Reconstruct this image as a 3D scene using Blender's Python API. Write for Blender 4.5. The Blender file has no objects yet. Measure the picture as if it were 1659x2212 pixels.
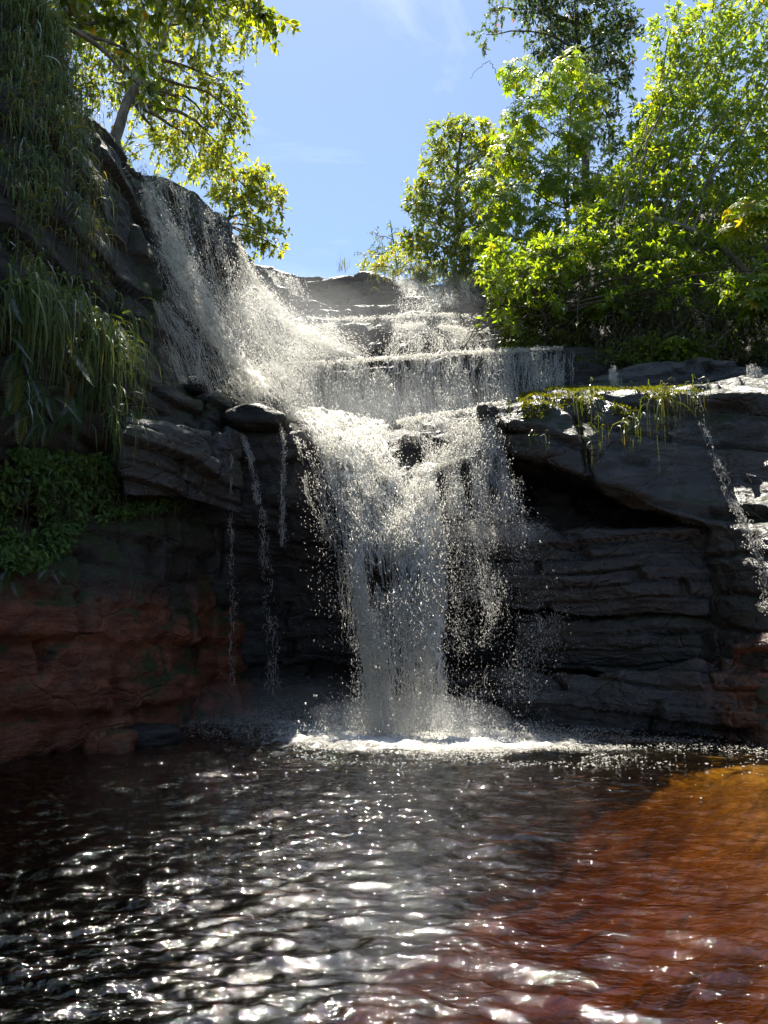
import bpy, math
import numpy as np
from mathutils import Vector

S = bpy.context.scene
COL = S.collection
R = math.radians

# ------------------------------------------------------------------ camera
PITCH = R(8.0)
CAM = np.array([0.0, 0.0, 1.6])
cam_d = bpy.data.cameras.new('camera')
cam = bpy.data.objects.new('camera', cam_d)
COL.objects.link(cam)
cam.location = CAM
cam.rotation_euler = (R(90) + PITCH, 0, 0)
cam_d.sensor_fit = 'VERTICAL'
cam_d.angle = R(67.0)
cam_d.clip_start = 0.05
cam_d.clip_end = 3000
S.camera = cam

# ------------------------------------------------------------------ sky, sun, exposure
SUN_EL, SUN_AZ = R(66.0), R(-11.0)          # azimuth measured from +Y (ahead), negative = left
w = bpy.data.worlds.new('World')
S.world = w
w.use_nodes = True
nt = w.node_tree
bg = nt.nodes['Background']
sky = nt.nodes.new('ShaderNodeTexSky')
sky.sky_type = 'NISHITA'
sky.sun_disc = False
sky.sun_elevation = SUN_EL
sky.sun_rotation = SUN_AZ
sky.altitude = 1000
sky.air_density = 1.15
sky.dust_density = 0.9
sky.ozone_density = 1.6
tc = nt.nodes.new('ShaderNodeTexCoord')
mp = nt.nodes.new('ShaderNodeMapping')
mp.inputs['Scale'].default_value = (1.2, 1.2, 3.4)
mp.inputs['Rotation'].default_value = (0.2, 0.35, 0.3)
n1 = nt.nodes.new('ShaderNodeTexNoise')
n1.inputs['Scale'].default_value = 2.6
n1.inputs['Detail'].default_value = 7
n1.inputs['Roughness'].default_value = 0.62
n1.inputs['Distortion'].default_value = 0.7
cr = nt.nodes.new('ShaderNodeValToRGB')
cr.color_ramp.elements[0].position = 0.52
cr.color_ramp.elements[0].color = (0, 0, 0, 1)
cr.color_ramp.elements[1].position = 0.85
cr.color_ramp.elements[1].color = (0.3, 0.3, 0.3, 1)
mx = nt.nodes.new('ShaderNodeMix')
mx.data_type = 'RGBA'
nt.links.new(tc.outputs['Generated'], mp.inputs['Vector'])
nt.links.new(mp.outputs['Vector'], n1.inputs['Vector'])
nt.links.new(n1.outputs['Fac'], cr.inputs['Fac'])
nt.links.new(cr.outputs['Color'], mx.inputs['Factor'])
nt.links.new(sky.outputs['Color'], mx.inputs['A'])
mx.inputs['B'].default_value = (8.0, 8.3, 8.8, 1)
nt.links.new(mx.outputs['Result'], bg.inputs['Color'])
bg.inputs['Strength'].default_value = 0.078

sun_d = bpy.data.lights.new('sun', 'SUN')
sun_d.energy = 5.0
sun_d.angle = R(0.53)
sun_d.color = (1.0, 0.94, 0.82)
sun = bpy.data.objects.new('sun', sun_d)
COL.objects.link(sun)
SUNV = Vector((math.sin(SUN_AZ) * math.cos(SUN_EL), math.cos(SUN_AZ) * math.cos(SUN_EL), math.sin(SUN_EL)))
sun.rotation_euler = SUNV.to_track_quat('Z', 'Y').to_euler()
sun.location = (0, 10, 40)

vs = S.view_settings
vs.view_transform = 'Standard'
vs.look = 'None'
vs.exposure = 1.4
vs.gamma = 1.0
vs.use_curve_mapping = False
S.render.engine = 'CYCLES'
cy = S.cycles
cy.use_denoising = True
cy.max_bounces = 10
cy.diffuse_bounces = 5
cy.glossy_bounces = 4
cy.transmission_bounces = 6
cy.transparent_max_bounces = 40
cy.volume_bounces = 1
cy.sample_clamp_indirect = 8
cy.caustics_reflective = False
cy.caustics_refractive = False

# ------------------------------------------------------------------ helpers
F = 1106 / math.tan(R(33.5))               # focal length on a 1659 x 2212 picture
cp, sp = math.cos(PITCH), math.sin(PITCH)
rng = np.random.default_rng(11)


def P(px, py, Y):
    """world point at distance Y ahead seen in direction (px, py)"""
    u, v = (px - 829.5) / F, (1106 - py) / F
    d = np.array([u, cp - v * sp, sp + v * cp])
    return CAM + d * (Y / d[1])


def G(px, Y, z):
    """world point at height z and distance Y, sideways position from px"""
    dep = Y * cp + (z - 1.6) * sp
    return np.array([(px - 829.5) / F * dep, Y, z])


def W(x, y, z):
    return np.array([float(x), float(y), float(z)])


def _h(i, j, k, seed):
    n = (i.astype(np.uint32) * np.uint32(374761393) + j.astype(np.uint32) * np.uint32(668265263)
         + k.astype(np.uint32) * np.uint32(2147483647 - 57) + np.uint32(seed * 144665 + 1013))
    n = (n ^ (n >> np.uint32(13))) * np.uint32(1274126177)
    n = (n ^ (n >> np.uint32(16))) * np.uint32(2246822519)
    n = n ^ (n >> np.uint32(15))
    return n.astype(np.float64) / 4294967295.0


def vnoise(p, seed=0):
    p = np.asarray(p, float)
    f = np.floor(p)
    i = f.astype(np.int64)
    t = p - f
    t = t * t * t * (t * (t * 6 - 15) + 10)
    x, y, z = i[..., 0], i[..., 1], i[..., 2]
    a, b, c = t[..., 0], t[..., 1], t[..., 2]
    r = 0
    for dx in (0, 1):
        wx = a if dx else 1 - a
        for dy in (0, 1):
            wy = b if dy else 1 - b
            for dz in (0, 1):
                wz = c if dz else 1 - c
                r = r + wx * wy * wz * _h(x + dx, y + dy, z + dz, seed)
    return r


def fbm(p, seed=0, oct=4, gain=0.5):
    p = np.asarray(p, float)
    r, a, s = 0, 1.0, 0
    for o in range(oct):
        r = r + a * vnoise(p * (2.03 ** o) + 17.1 * o, seed + o * 7)
        s += a
        a *= gain
    return r / s


def smooth(a, b, x):
    t = np.clip((x - a) / (b - a), 0, 1)
    return t * t * (3 - 2 * t)


def new_obj(name, me, mat=None, parent=None, loc=None):
    o = bpy.data.objects.new(name, me)
    COL.objects.link(o)
    if me is not None and mat is not None:
        for m in (mat if isinstance(mat, (list, tuple)) else [mat]):
            me.materials.append(m)
    if parent is not None:
        o.parent = parent
    if loc is not None:
        o.location = loc
    return o


def mesh_np(name, verts, faces, smooth_shade=True, mats=None, attrs=None):
    """faces: list of int arrays (n,k) all kept in order"""
    me = bpy.data.meshes.new(name)
    verts = np.asarray(verts, np.float32).reshape(-1, 3)
    if not isinstance(faces, (list, tuple)):
        faces = [faces]
    faces = [np.asarray(f, np.int32) for f in faces if len(f)]
    nl = sum(f.size for f in faces)
    npoly = sum(len(f) for f in faces)
    me.vertices.add(len(verts))
    me.vertices.foreach_set('co', verts.ravel())
    me.loops.add(nl)
    me.loops.foreach_set('vertex_index', np.concatenate([f.ravel() for f in faces]))
    me.polygons.add(npoly)
    tot = np.concatenate([np.full(len(f), f.shape[1], np.int32) for f in faces])
    st = np.concatenate([[0], np.cumsum(tot)[:-1]]).astype(np.int32)
    me.polygons.foreach_set('loop_start', st)
    me.polygons.foreach_set('loop_total', tot)
    me.polygons.foreach_set('use_smooth', np.full(npoly, smooth_shade, bool))
    if mats is not None:
        me.polygons.foreach_set('material_index', np.asarray(mats, np.int32))
    for k, v in (attrs or {}).items():
        v = np.asarray(v, np.float32)
        if v.ndim == 1:
            a = me.attributes.new(k, 'FLOAT', 'POINT')
            a.data.foreach_set('value', v)
        else:
            a = me.attributes.new(k, 'FLOAT_VECTOR', 'POINT')
            a.data.foreach_set('vector', v.ravel())
    me.update(calc_edges=True)
    me.validate()
    return me


def tag(o, label=None, cat=None, group=None, kind=None):
    if label:
        o['label'] = label
    if cat:
        o['category'] = cat
    if group:
        o['group'] = group
    if kind:
        o['kind'] = kind
    return o


def root(name, loc, label, cat, group=None):
    o = bpy.data.objects.new(name, None)
    COL.objects.link(o)
    o.location = tuple(float(v) for v in loc)
    o.empty_display_size = 0.2
    return tag(o, label, cat, group)


def put(name, verts, faces, mat, parent, **k):
    """mesh in world coordinates, stored relative to its parent"""
    off = np.array(parent.location) if parent is not None else np.zeros(3)
    if parent is not None and parent.parent is not None:
        off = off + np.array(parent.parent.location)
    me = mesh_np(name, np.asarray(verts) - off, faces, **k)
    return new_obj(name, me, mat, parent)


def resample(pts, n, sub=None):
    pts = np.asarray(pts, float)
    d = np.r_[0, np.cumsum(np.linalg.norm(np.diff(pts, axis=0), axis=1))]
    d /= d[-1]
    t = np.linspace(0, 1, n)
    return np.stack([np.interp(t, d, pts[:, k]) for k in range(3)], 1)


def box(a, n, axis):
    if n < 1:
        return a
    a = np.moveaxis(a, axis, 0)
    for _ in range(n):
        b = a.copy()
        b[1:-1] = (a[:-2] + 2 * a[1:-1] + a[2:]) / 4
        a = b
    return np.moveaxis(a, 0, axis)


def grid(rows, nu, nv, su=6, sv=4, byindex=False, cap=9e9):
    """rows of points, top to bottom -> (nv, nu, 3)"""
    if byindex:
        RR = []
        for r in rows:
            r = np.asarray(r, float)
            t = np.linspace(0, len(r) - 1, nu)
            RR.append(np.stack([np.interp(t, np.arange(len(r)), r[:, k]) for k in range(3)], 1))
        RR = np.array(RR)
    else:
        RR = np.array([resample(r, nu) for r in rows])
    d = np.linalg.norm(np.diff(RR, axis=0), axis=2).mean(1)
    d = np.r_[0, np.cumsum(np.clip(d, 1e-3, cap))]
    d /= d[-1]
    t = np.linspace(0, 1, nv)
    i = np.clip(np.searchsorted(d, t, 'right') - 1, 0, len(d) - 2)
    f = ((t - d[i]) / (d[i + 1] - d[i]))[:, None, None]
    A = RR[i] * (1 - f) + RR[i + 1] * f
    A = box(A, sv, 0)
    A = box(A, su, 1)
    return A


def gfaces(nv, nu):
    a = np.arange(nv * nu).reshape(nv, nu)
    return np.stack([a[:-1, :-1], a[1:, :-1], a[1:, 1:], a[:-1, 1:]], -1).reshape(-1, 4)


def gnormals(A):
    du = np.gradient(A, axis=1)
    dv = np.gradient(A, axis=0)
    n = np.cross(dv, du)
    n /= np.maximum(np.linalg.norm(n, axis=2, keepdims=True), 1e-9)
    return n


def rockify(A, strata=0.16, lh=0.3, amp=0.2, seed=0, tilt=(0, 0), joints=0.08, fine=0.03, outward=None, jw=1.5, wav=0.9):
    N = gnormals(A)
    c = A.reshape(-1, 3).mean(0)
    ref = CAM - c if outward is None else np.array(outward, float)
    if (N.reshape(-1, 3) @ ref).mean() < 0:
        N = -N
    N = box(box(N, 3, 0), 3, 1)
    p = A
    warp = fbm(p * 0.45, seed + 3, 3) - 0.5
    z = p[..., 2] + tilt[0] * p[..., 0] + tilt[1] * p[..., 1] + wav * warp
    zz = z / lh + 0.65 * wav * (vnoise(p * 0.8, seed + 5) - 0.5)
    k = np.floor(zz)
    f = zz - k
    blk = np.floor((p[..., 0] * 0.8 + p[..., 1] * 0.55) / jw + 0.8 * (fbm(p * 0.5, seed + 21, 2)) + 3.7 * _h(k.astype(np.int64), k.astype(np.int64) * 0, k.astype(np.int64) * 0, seed + 33))
    fb = (p[..., 0] * 0.8 + p[..., 1] * 0.55) / jw + 0.8 * (fbm(p * 0.5, seed + 21, 2)) + 3.7 * _h(k.astype(np.int64), k.astype(np.int64) * 0, k.astype(np.int64) * 0, seed + 33) - blk
    ki = k.astype(np.int64)
    bi = blk.astype(np.int64)
    o0 = 0.6 * _h(ki, ki * 0, ki * 0 + 3, seed) + 0.4 * _h(ki, bi, ki * 0, seed)
    o1 = 0.6 * _h(ki + 1, ki * 0, ki * 0 + 3, seed) + 0.4 * _h(ki + 1, bi, ki * 0, seed)
    s = smooth(0.87, 1.0, f)
    off = o0 * (1 - s) + o1 * s
    groove = np.exp(-((f - 0.9) / 0.07) ** 2) * (0.4 + fbm(p * 1.3, seed + 8, 2))
    jg = np.exp(-(np.minimum(fb, 1 - fb) / 0.035) ** 2)
    d = strata * (off - 0.5) * 2 - strata * 0.45 * groove - joints * jg
    d = d + amp * 2 * (fbm(p * 0.9, seed + 1, 4) - 0.5)
    q = p * np.array([2.2, 2.2, 6.5])
    d = d + fine * 2 * (fbm(q, seed + 2, 4, 0.6) - 0.5)
    return A + N * d[..., None], N


def tube_np(pts, rad, sides=6, cap=False):
    pts = np.asarray(pts, float)
    n = len(pts)
    T = np.gradient(pts, axis=0)
    T /= np.maximum(np.linalg.norm(T, axis=1, keepdims=True), 1e-9)
    ref = np.array([0.13, 0.31, 0.94])
    a = np.cross(T, ref)
    bad = np.linalg.norm(a, axis=1) < 1e-3
    a[bad] = np.cross(T[bad], [1, 0, 0])
    a /= np.linalg.norm(a, axis=1, keepdims=True)
    b = np.cross(T, a)
    th = np.linspace(0, 2 * np.pi, sides, endpoint=False)
    rad = np.broadcast_to(rad, (n,))
    V = pts[:, None] + rad[:, None, None] * (np.cos(th)[None, :, None] * a[:, None] + np.sin(th)[None, :, None] * b[:, None])
    i = np.arange(n - 1)[:, None] * sides
    j = np.arange(sides)[None]
    jn = (j + 1) % sides
    Fq = np.stack([i + j, i + jn, i + sides + jn, i + sides + j], -1).reshape(-1, 4)
    return V.reshape(-1, 3), Fq


class Acc:
    """collects several pieces into one mesh"""
    def __init__(s):
        s.v, s.f3, s.f4, s.n, s.t, s.m3, s.m4 = [], [], [], 0, [], [], []

    def add(s, v, f, tint=0.5, mat=0):
        v = np.asarray(v).reshape(-1, 3)
        f = np.asarray(f) + s.n
        if f.shape[1] == 3:
            s.f3.append(f)
            s.m3.append(np.full(len(f), mat))
        else:
            s.f4.append(f)
            s.m4.append(np.full(len(f), mat))
        s.v.append(v)
        s.t.append(np.broadcast_to(tint, (len(v),)))
        s.n += len(v)

    def build(s, name, mat, parent, smooth_shade=True):
        if not s.v:
            return None
        f = []
        m = []
        if s.f3:
            f.append(np.concatenate(s.f3))
            m.append(np.concatenate(s.m3))
        if s.f4:
            f.append(np.concatenate(s.f4))
            m.append(np.concatenate(s.m4))
        return put(name, np.concatenate(s.v), f, mat, parent, smooth_shade=smooth_shade,
                   mats=np.concatenate(m), attrs={'tint': np.concatenate(s.t)})


# ------------------------------------------------------------------ materials
def mat_new(name):
    m = bpy.data.materials.new(name)
    m.use_nodes = True
    nt = m.node_tree
    nt.nodes.clear()
    out = nt.nodes.new('ShaderNodeOutputMaterial')
    return m, nt, out


def N_(nt, t, **k):
    n = nt.nodes.new(t)
    for a, b in k.items():
        if a.startswith('i_'):
            n.inputs[a[2:].replace('_', ' ')].default_value = b
        else:
            setattr(n, a, b)
    return n


def math_(nt, op, a, b=None, c=None, clamp=False):
    n = nt.nodes.new('ShaderNodeMath')
    n.operation = op
    n.use_clamp = clamp
    for i, v in enumerate((a, b, c)):
        if v is None:
            continue
        if isinstance(v, (int, float)):
            n.inputs[i].default_value = v
        else:
            nt.links.new(v, n.inputs[i])
    return n.outputs[0]


def mapr(nt, x, a, b, c=0.0, d=1.0, sm=True):
    n = nt.nodes.new('ShaderNodeMapRange')
    n.interpolation_type = 'SMOOTHSTEP' if sm else 'LINEAR'
    n.inputs['From Min'].default_value = a
    n.inputs['From Max'].default_value = b
    n.inputs['To Min'].default_value = c
    n.inputs['To Max'].default_value = d
    nt.links.new(x, n.inputs['Value'])
    return n.outputs['Result']


def mixc(nt, fac, a, b):
    n = nt.nodes.new('ShaderNodeMix')
    n.data_type = 'RGBA'
    for s, v in (('Factor', fac), ('A', a), ('B', b)):
        if isinstance(v, (tuple, list)):
            n.inputs[s].default_value = (*v, 1)
        elif isinstance(v, (int, float)):
            n.inputs[s].default_value = v
        else:
            nt.links.new(v, n.inputs[s])
    return n.outputs['Result']


def noise_(nt, vec, scale, detail=5, rough=0.55, dist=0.0, stretch=None):
    if stretch is not None:
        m = nt.nodes.new('ShaderNodeMapping')
        m.inputs['Scale'].default_value = stretch
        nt.links.new(vec, m.inputs['Vector'])
        vec = m.outputs['Vector']
    n = nt.nodes.new('ShaderNodeTexNoise')
    n.inputs['Scale'].default_value = scale
    n.inputs['Detail'].default_value = detail
    n.inputs['Roughness'].default_value = rough
    n.inputs['Distortion'].default_value = dist
    nt.links.new(vec, n.inputs['Vector'])
    return n.outputs['Fac']


def mat_rock(name, dark=(0.022, 0.019, 0.02), light=(0.085, 0.07, 0.06), moss=0.25, red=0.0, red_top=2.2, red_x=None, wet=0.6, mossc=(0.035, 0.06, 0.008)):
    m, nt, out = mat_new(name)
    geo = N_(nt, 'ShaderNodeNewGeometry')
    pos = geo.outputs['Position']
    sep = N_(nt, 'ShaderNodeSeparateXYZ')
    nt.links.new(pos, sep.inputs[0])
    sepn = N_(nt, 'ShaderNodeSeparateXYZ')
    nt.links.new(geo.outputs['Normal'], sepn.inputs[0])
    big = noise_(nt, pos, 0.55, 4)
    med = noise_(nt, pos, 2.2, 6, 0.6, 0.4, (1, 1, 2.6))
    lay = noise_(nt, pos, 2.0, 6, 0.65, 0.6, (0.8, 0.8, 3.6))
    finn = noise_(nt, pos, 22, 6, 0.65)
    strk = noise_(nt, pos, 3.2, 4, 0.6, 0.2, (3, 3, 0.25))
    v = math_(nt, 'ADD', math_(nt, 'MULTIPLY', med, 0.5), math_(nt, 'MULTIPLY', lay, 0.5))
    v = math_(nt, 'ADD', math_(nt, 'MULTIPLY', v, 0.8), math_(nt, 'MULTIPLY', finn, 0.2))
    c = mixc(nt, mapr(nt, v, 0.36, 0.66), dark, light)
    c = mixc(nt, mapr(nt, strk, 0.55, 0.75, 0, 0.6), c, (0.012, 0.012, 0.012))
    if red > 0:
        rr = mapr(nt, math_(nt, 'ADD', sep.outputs['Z'], math_(nt, 'MULTIPLY', big, 1.6)), red_top + 0.45, red_top + 1.15, red, 0.0)
        if red_x is not None:
            rr = math_(nt, 'MULTIPLY', rr, mapr(nt, math_(nt, 'ADD', sep.outputs['X'], math_(nt, 'MULTIPLY', med, 1.4)), *red_x))
        rc = mixc(nt, mapr(nt, v, 0.36, 0.62), (0.08, 0.022, 0.010), (0.27, 0.09, 0.04))
        blot = mapr(nt, noise_(nt, pos, 1.1, 5, 0.6, 0.8), 0.58, 0.66)
        rc = mixc(nt, blot, rc, (0.02, 0.022, 0.012))
        c = mixc(nt, rr, c, rc)
    if moss > 0:
        mm = math_(nt, 'ADD', noise_(nt, pos, 1.3, 6, 0.65), math_(nt, 'MULTIPLY', sepn.outputs['Z'], 0.22))
        mm = mapr(nt, mm, 0.74 - 0.3 * moss, 0.9 - 0.3 * moss, 0, 1)
        mc = mixc(nt, finn, tuple(x * 0.5 for x in mossc), tuple(x * 1.5 for x in mossc))
        c = mixc(nt, mm, c, mc)
    pb = N_(nt, 'ShaderNodeBsdfPrincipled')
    nt.links.new(c, pb.inputs['Base Color'])
    rough = mapr(nt, noise_(nt, pos, 1.7, 5, 0.6), 0.38, 0.62, 0.72 - 0.6 * wet, 0.85 - 0.4 * wet)
    if moss > 0:
        rough = math_(nt, 'MAXIMUM', rough, math_(nt, 'MULTIPLY', mm, 0.85))
    nt.links.new(rough, pb.inputs['Roughness'])
    pb.inputs['Specular IOR Level'].default_value = 0.5 + 0.35 * (wet > 0.7)
    mpv = N_(nt, 'ShaderNodeMapping')
    mpv.inputs['Scale'].default_value = (1.0, 1.0, 1.7)
    vmm = N_(nt, 'ShaderNodeVectorMath', operation='MULTIPLY_ADD')
    wn = N_(nt, 'ShaderNodeTexNoise')
    wn.inputs['Scale'].default_value = 1.6
    wn.inputs['Detail'].default_value = 4
    nt.links.new(pos, wn.inputs['Vector'])
    nt.links.new(wn.outputs['Color'], vmm.inputs[0])
    vmm.inputs[1].default_value = (0.7, 0.7, 0.35)
    nt.links.new(pos, vmm.inputs[2])
    nt.links.new(vmm.outputs[0], mpv.inputs['Vector'])
    vor = N_(nt, 'ShaderNodeTexVoronoi', feature='DISTANCE_TO_EDGE')
    vor.inputs['Scale'].default_value = 0.75
    nt.links.new(mpv.outputs['Vector'], vor.inputs['Vector'])
    crack = mapr(nt, vor.outputs['Distance'], 0.0, 0.03, 0.0, 1.0)
    hgt = math_(nt, 'ADD', math_(nt, 'MULTIPLY', lay, 0.6), math_(nt, 'MULTIPLY', finn, 0.22))
    hgt = math_(nt, 'ADD', hgt, math_(nt, 'MULTIPLY', med, 0.4))
    hgt = math_(nt, 'ADD', hgt, math_(nt, 'MULTIPLY', crack, 0.13))
    bp = N_(nt, 'ShaderNodeBump')
    bp.inputs['Strength'].default_value = 0.95
    bp.inputs['Distance'].default_value = 0.12
    nt.links.new(hgt, bp.inputs['Height'])
    nt.links.new(bp.outputs['Normal'], pb.inputs['Normal'])
    nt.links.new(pb.outputs[0], out.inputs['Surface'])
    return m


def mat_leaf(name, cols, trans=1.6, spec=0.5, rough=0.35, mixt=0.5):
    m, nt, out = mat_new(name)
    at = N_(nt, 'ShaderNodeAttribute', attribute_name='tint')
    cr = N_(nt, 'ShaderNodeValToRGB')
    e = cr.color_ramp.elements
    while len(e) < len(cols):
        e.new(0.5)
    for i, (p, c) in enumerate(cols):
        e[i].position = p
        e[i].color = (*c, 1)
    nt.links.new(at.outputs['Fac'], cr.inputs['Fac'])
    d = N_(nt, 'ShaderNodeBsdfDiffuse')
    t = N_(nt, 'ShaderNodeBsdfTranslucent')
    g = N_(nt, 'ShaderNodeBsdfGlossy')
    g.inputs['Roughness'].default_value = rough
    g.inputs['Color'].default_value = (1, 1, 1, 1)
    nt.links.new(cr.outputs['Color'], d.inputs['Color'])
    tcol = N_(nt, 'ShaderNodeMix', data_type='RGBA', blend_type='MULTIPLY')
    tcol.inputs['Factor'].default_value = 1
    nt.links.new(cr.outputs['Color'], tcol.inputs['A'])
    tcol.inputs['B'].default_value = (trans * 1.45, trans * 1.2, trans * 0.35, 1)
    nt.links.new(tcol.outputs['Result'], t.inputs['Color'])
    ms = N_(nt, 'ShaderNodeMixShader')
    ms.inputs[0].default_value = mixt
    nt.links.new(d.outputs[0], ms.inputs[1])
    nt.links.new(t.outputs[0], ms.inputs[2])
    fr = N_(nt, 'ShaderNodeFresnel')
    fr.inputs['IOR'].default_value = 1.4
    mg = N_(nt, 'ShaderNodeMixShader')
    nt.links.new(math_(nt, 'MULTIPLY', fr.outputs[0], spec, clamp=True), mg.inputs[0])
    nt.links.new(ms.outputs[0], mg.inputs[1])
    nt.links.new(g.outputs[0], mg.inputs[2])
    nt.links.new(mg.outputs[0], out.inputs['Surface'])
    return m


def mat_bark(name, a, b, scale=9):
    m, nt, out = mat_new(name)
    geo = N_(nt, 'ShaderNodeNewGeometry')
    v = noise_(nt, geo.outputs['Position'], scale, 6, 0.65, 0.5, (1, 1, 0.35))
    pb = N_(nt, 'ShaderNodeBsdfPrincipled')
    nt.links.new(mixc(nt, mapr(nt, v, 0.35, 0.65), a, b), pb.inputs['Base Color'])
    pb.inputs['Roughness'].default_value = 0.85
    bp = N_(nt, 'ShaderNodeBump')
    bp.inputs['Strength'].default_value = 0.6
    bp.inputs['Distance'].default_value = 0.03
    nt.links.new(v, bp.inputs['Height'])
    nt.links.new(bp.outputs['Normal'], pb.inputs['Normal'])
    nt.links.new(pb.outputs[0], out.inputs['Surface'])
    return m


def foam_shader(nt, col=(0.97, 0.955, 0.90), tl=0.6, gl=0.1, rough=0.25):
    d = N_(nt, 'ShaderNodeBsdfDiffuse')
    t = N_(nt, 'ShaderNodeBsdfTranslucent')
    g = N_(nt, 'ShaderNodeBsdfGlossy')
    d.inputs['Color'].default_value = (*col, 1)
    t.inputs['Color'].default_value = (*col, 1)
    g.inputs['Roughness'].default_value = rough
    a = N_(nt, 'ShaderNodeMixShader')
    a.inputs[0].default_value = tl
    nt.links.new(d.outputs[0], a.inputs[1])
    nt.links.new(t.outputs[0], a.inputs[2])
    b = N_(nt, 'ShaderNodeMixShader')
    b.inputs[0].default_value = gl
    nt.links.new(a.outputs[0], b.inputs[1])
    nt.links.new(g.outputs[0], b.inputs[2])
    return b.outputs[0]


def mat_drop(name, alpha=1.0, **k):
    m, nt, out = mat_new(name)
    s = foam_shader(nt, **k)
    if alpha < 1:
        tr = N_(nt, 'ShaderNodeBsdfTransparent')
        ms = N_(nt, 'ShaderNodeMixShader')
        ms.inputs[0].default_value = alpha
        nt.links.new(tr.outputs[0], ms.inputs[1])
        nt.links.new(s, ms.inputs[2])
        s = ms.outputs[0]
    nt.links.new(s, out.inputs['Surface'])
    return m


def mat_sheet(name):
    """thin falling water: white where it is thick (attribute dens), clear between the strands"""
    m, nt, out = mat_new(name)
    uv = N_(nt, 'ShaderNodeAttribute', attribute_name='uvm')
    de = N_(nt, 'ShaderNodeAttribute', attribute_name='dens')
    v = uv.outputs['Vector']
    st = noise_(nt, v, 1.0, 7, 0.62, 0.5, (7.0, 1.5, 1))
    st2 = noise_(nt, v, 1.0, 5, 0.6, 0.9, (20, 6.5, 1))
    mpn = N_(nt, 'ShaderNodeMapping')
    mpn.inputs['Scale'].default_value = (9, 3.6, 1)
    wv = N_(nt, 'ShaderNodeTexNoise')
    wv.inputs['Scale'].default_value = 3.0
    nt.links.new(v, wv.inputs['Vector'])
    vm = N_(nt, 'ShaderNodeVectorMath', operation='MULTIPLY_ADD')
    nt.links.new(wv.outputs['Color'], vm.inputs[0])
    vm.inputs[1].default_value = (0.25, 0.4, 0)
    nt.links.new(v, vm.inputs[2])
    nt.links.new(vm.outputs[0], mpn.inputs['Vector'])
    vo = N_(nt, 'ShaderNodeTexVoronoi', feature='DISTANCE_TO_EDGE')
    vo.inputs['Scale'].default_value = 1.0
    nt.links.new(mpn.outputs['Vector'], vo.inputs['Vector'])
    lace = mapr(nt, vo.outputs['Distance'], 0.02, 0.22, 0.22, -0.10)
    a = math_(nt, 'ADD', math_(nt, 'MULTIPLY', st, 0.75), math_(nt, 'MULTIPLY', st2, 0.35))
    a = math_(nt, 'ADD', a, lace)
    a = math_(nt, 'ADD', a, de.outputs['Fac'])
    a = mapr(nt, a, 0.98, 1.28, 0.0, 0.93)
    tr = N_(nt, 'ShaderNodeBsdfTransparent')
    ms = N_(nt, 'ShaderNodeMixShader')
    nt.links.new(a, ms.inputs[0])
    nt.links.new(tr.outputs[0], ms.inputs[1])
    nt.links.new(foam_shader(nt), ms.inputs[2])
    bp = N_(nt, 'ShaderNodeBump')
    bp.inputs['Strength'].default_value = 0.6
    bp.inputs['Distance'].default_value = 0.05
    nt.links.new(st2, bp.inputs['Height'])
    for n in nt.nodes:
        if n.type in ('BSDF_DIFFUSE', 'BSDF_GLOSSY'):
            nt.links.new(bp.outputs['Normal'], n.inputs['Normal'])
    nt.links.new(ms.outputs[0], out.inputs['Surface'])
    return m


M = {}
M['rock'] = mat_rock('wet_dark_rock', dark=(0.010, 0.009, 0.0095), light=(0.042, 0.035, 0.03), moss=0.05, wet=0.6)
M['rock_back'] = mat_rock('upper_rock', dark=(0.0120, 0.0102, 0.0096), light=(0.0450, 0.0360, 0.0300), moss=0.05, wet=0.7)
M['rock_left'] = mat_rock('mossy_red_sandstone', dark=(0.0120, 0.0108, 0.0078), light=(0.0480, 0.0360, 0.0270), moss=0.72, red=0.95, red_top=2.0, wet=0.5, mossc=(0.028, 0.04, 0.008))
M['rock_right'] = mat_rock('grey_wet_rock', dark=(0.010, 0.009, 0.009), light=(0.05, 0.041, 0.035), moss=0.12, red=0.9, red_top=1.3, red_x=(5.0, 5.9), wet=0.9, mossc=(0.03, 0.04, 0.01))
M['rock_slab'] = mat_rock('mossy_slab_rock', dark=(0.010, 0.009, 0.008), light=(0.045, 0.038, 0.031), moss=0.52, wet=0.8, red=0.6, red_top=0.9, red_x=(5.0, 5.9), mossc=(0.022, 0.032, 0.008))
M['soil'] = mat_rock('leaf_litter_soil', dark=(0.0120, 0.0090, 0.0048), light=(0.0420, 0.0300, 0.0150), moss=0.4, wet=0.1)
mb, nt, out = mat_new('sandy_pool_bed')
geo = N_(nt, 'ShaderNodeNewGeometry')
v1 = noise_(nt, geo.outputs['Position'], 1.1, 5, 0.6, 0.4)
v2 = noise_(nt, geo.outputs['Position'], 9, 5, 0.6)
db = N_(nt, 'ShaderNodeBsdfDiffuse')
nt.links.new(mixc(nt, mapr(nt, math_(nt, 'ADD', math_(nt, 'MULTIPLY', v1, 0.7), math_(nt, 'MULTIPLY', v2, 0.3)), 0.36, 0.66), (0.2, 0.1, 0.04), (0.44, 0.26, 0.11)), db.inputs['Color'])
nt.links.new(db.outputs[0], out.inputs['Surface'])
M['bed'] = mb
M['drop'] = mat_drop('white_water_drops', alpha=0.56)
M['sheet'] = mat_sheet('falling_water')
M['bark'] = mat_bark('brown_bark', (0.05, 0.035, 0.025), (0.16, 0.12, 0.09))
M['bark_pale'] = mat_bark('pale_grey_bark', (0.1, 0.08, 0.06), (0.32, 0.27, 0.21), 6)
M['vine'] = mat_bark('dry_vine', (0.035, 0.027, 0.016), (0.11, 0.085, 0.05), 14)

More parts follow.
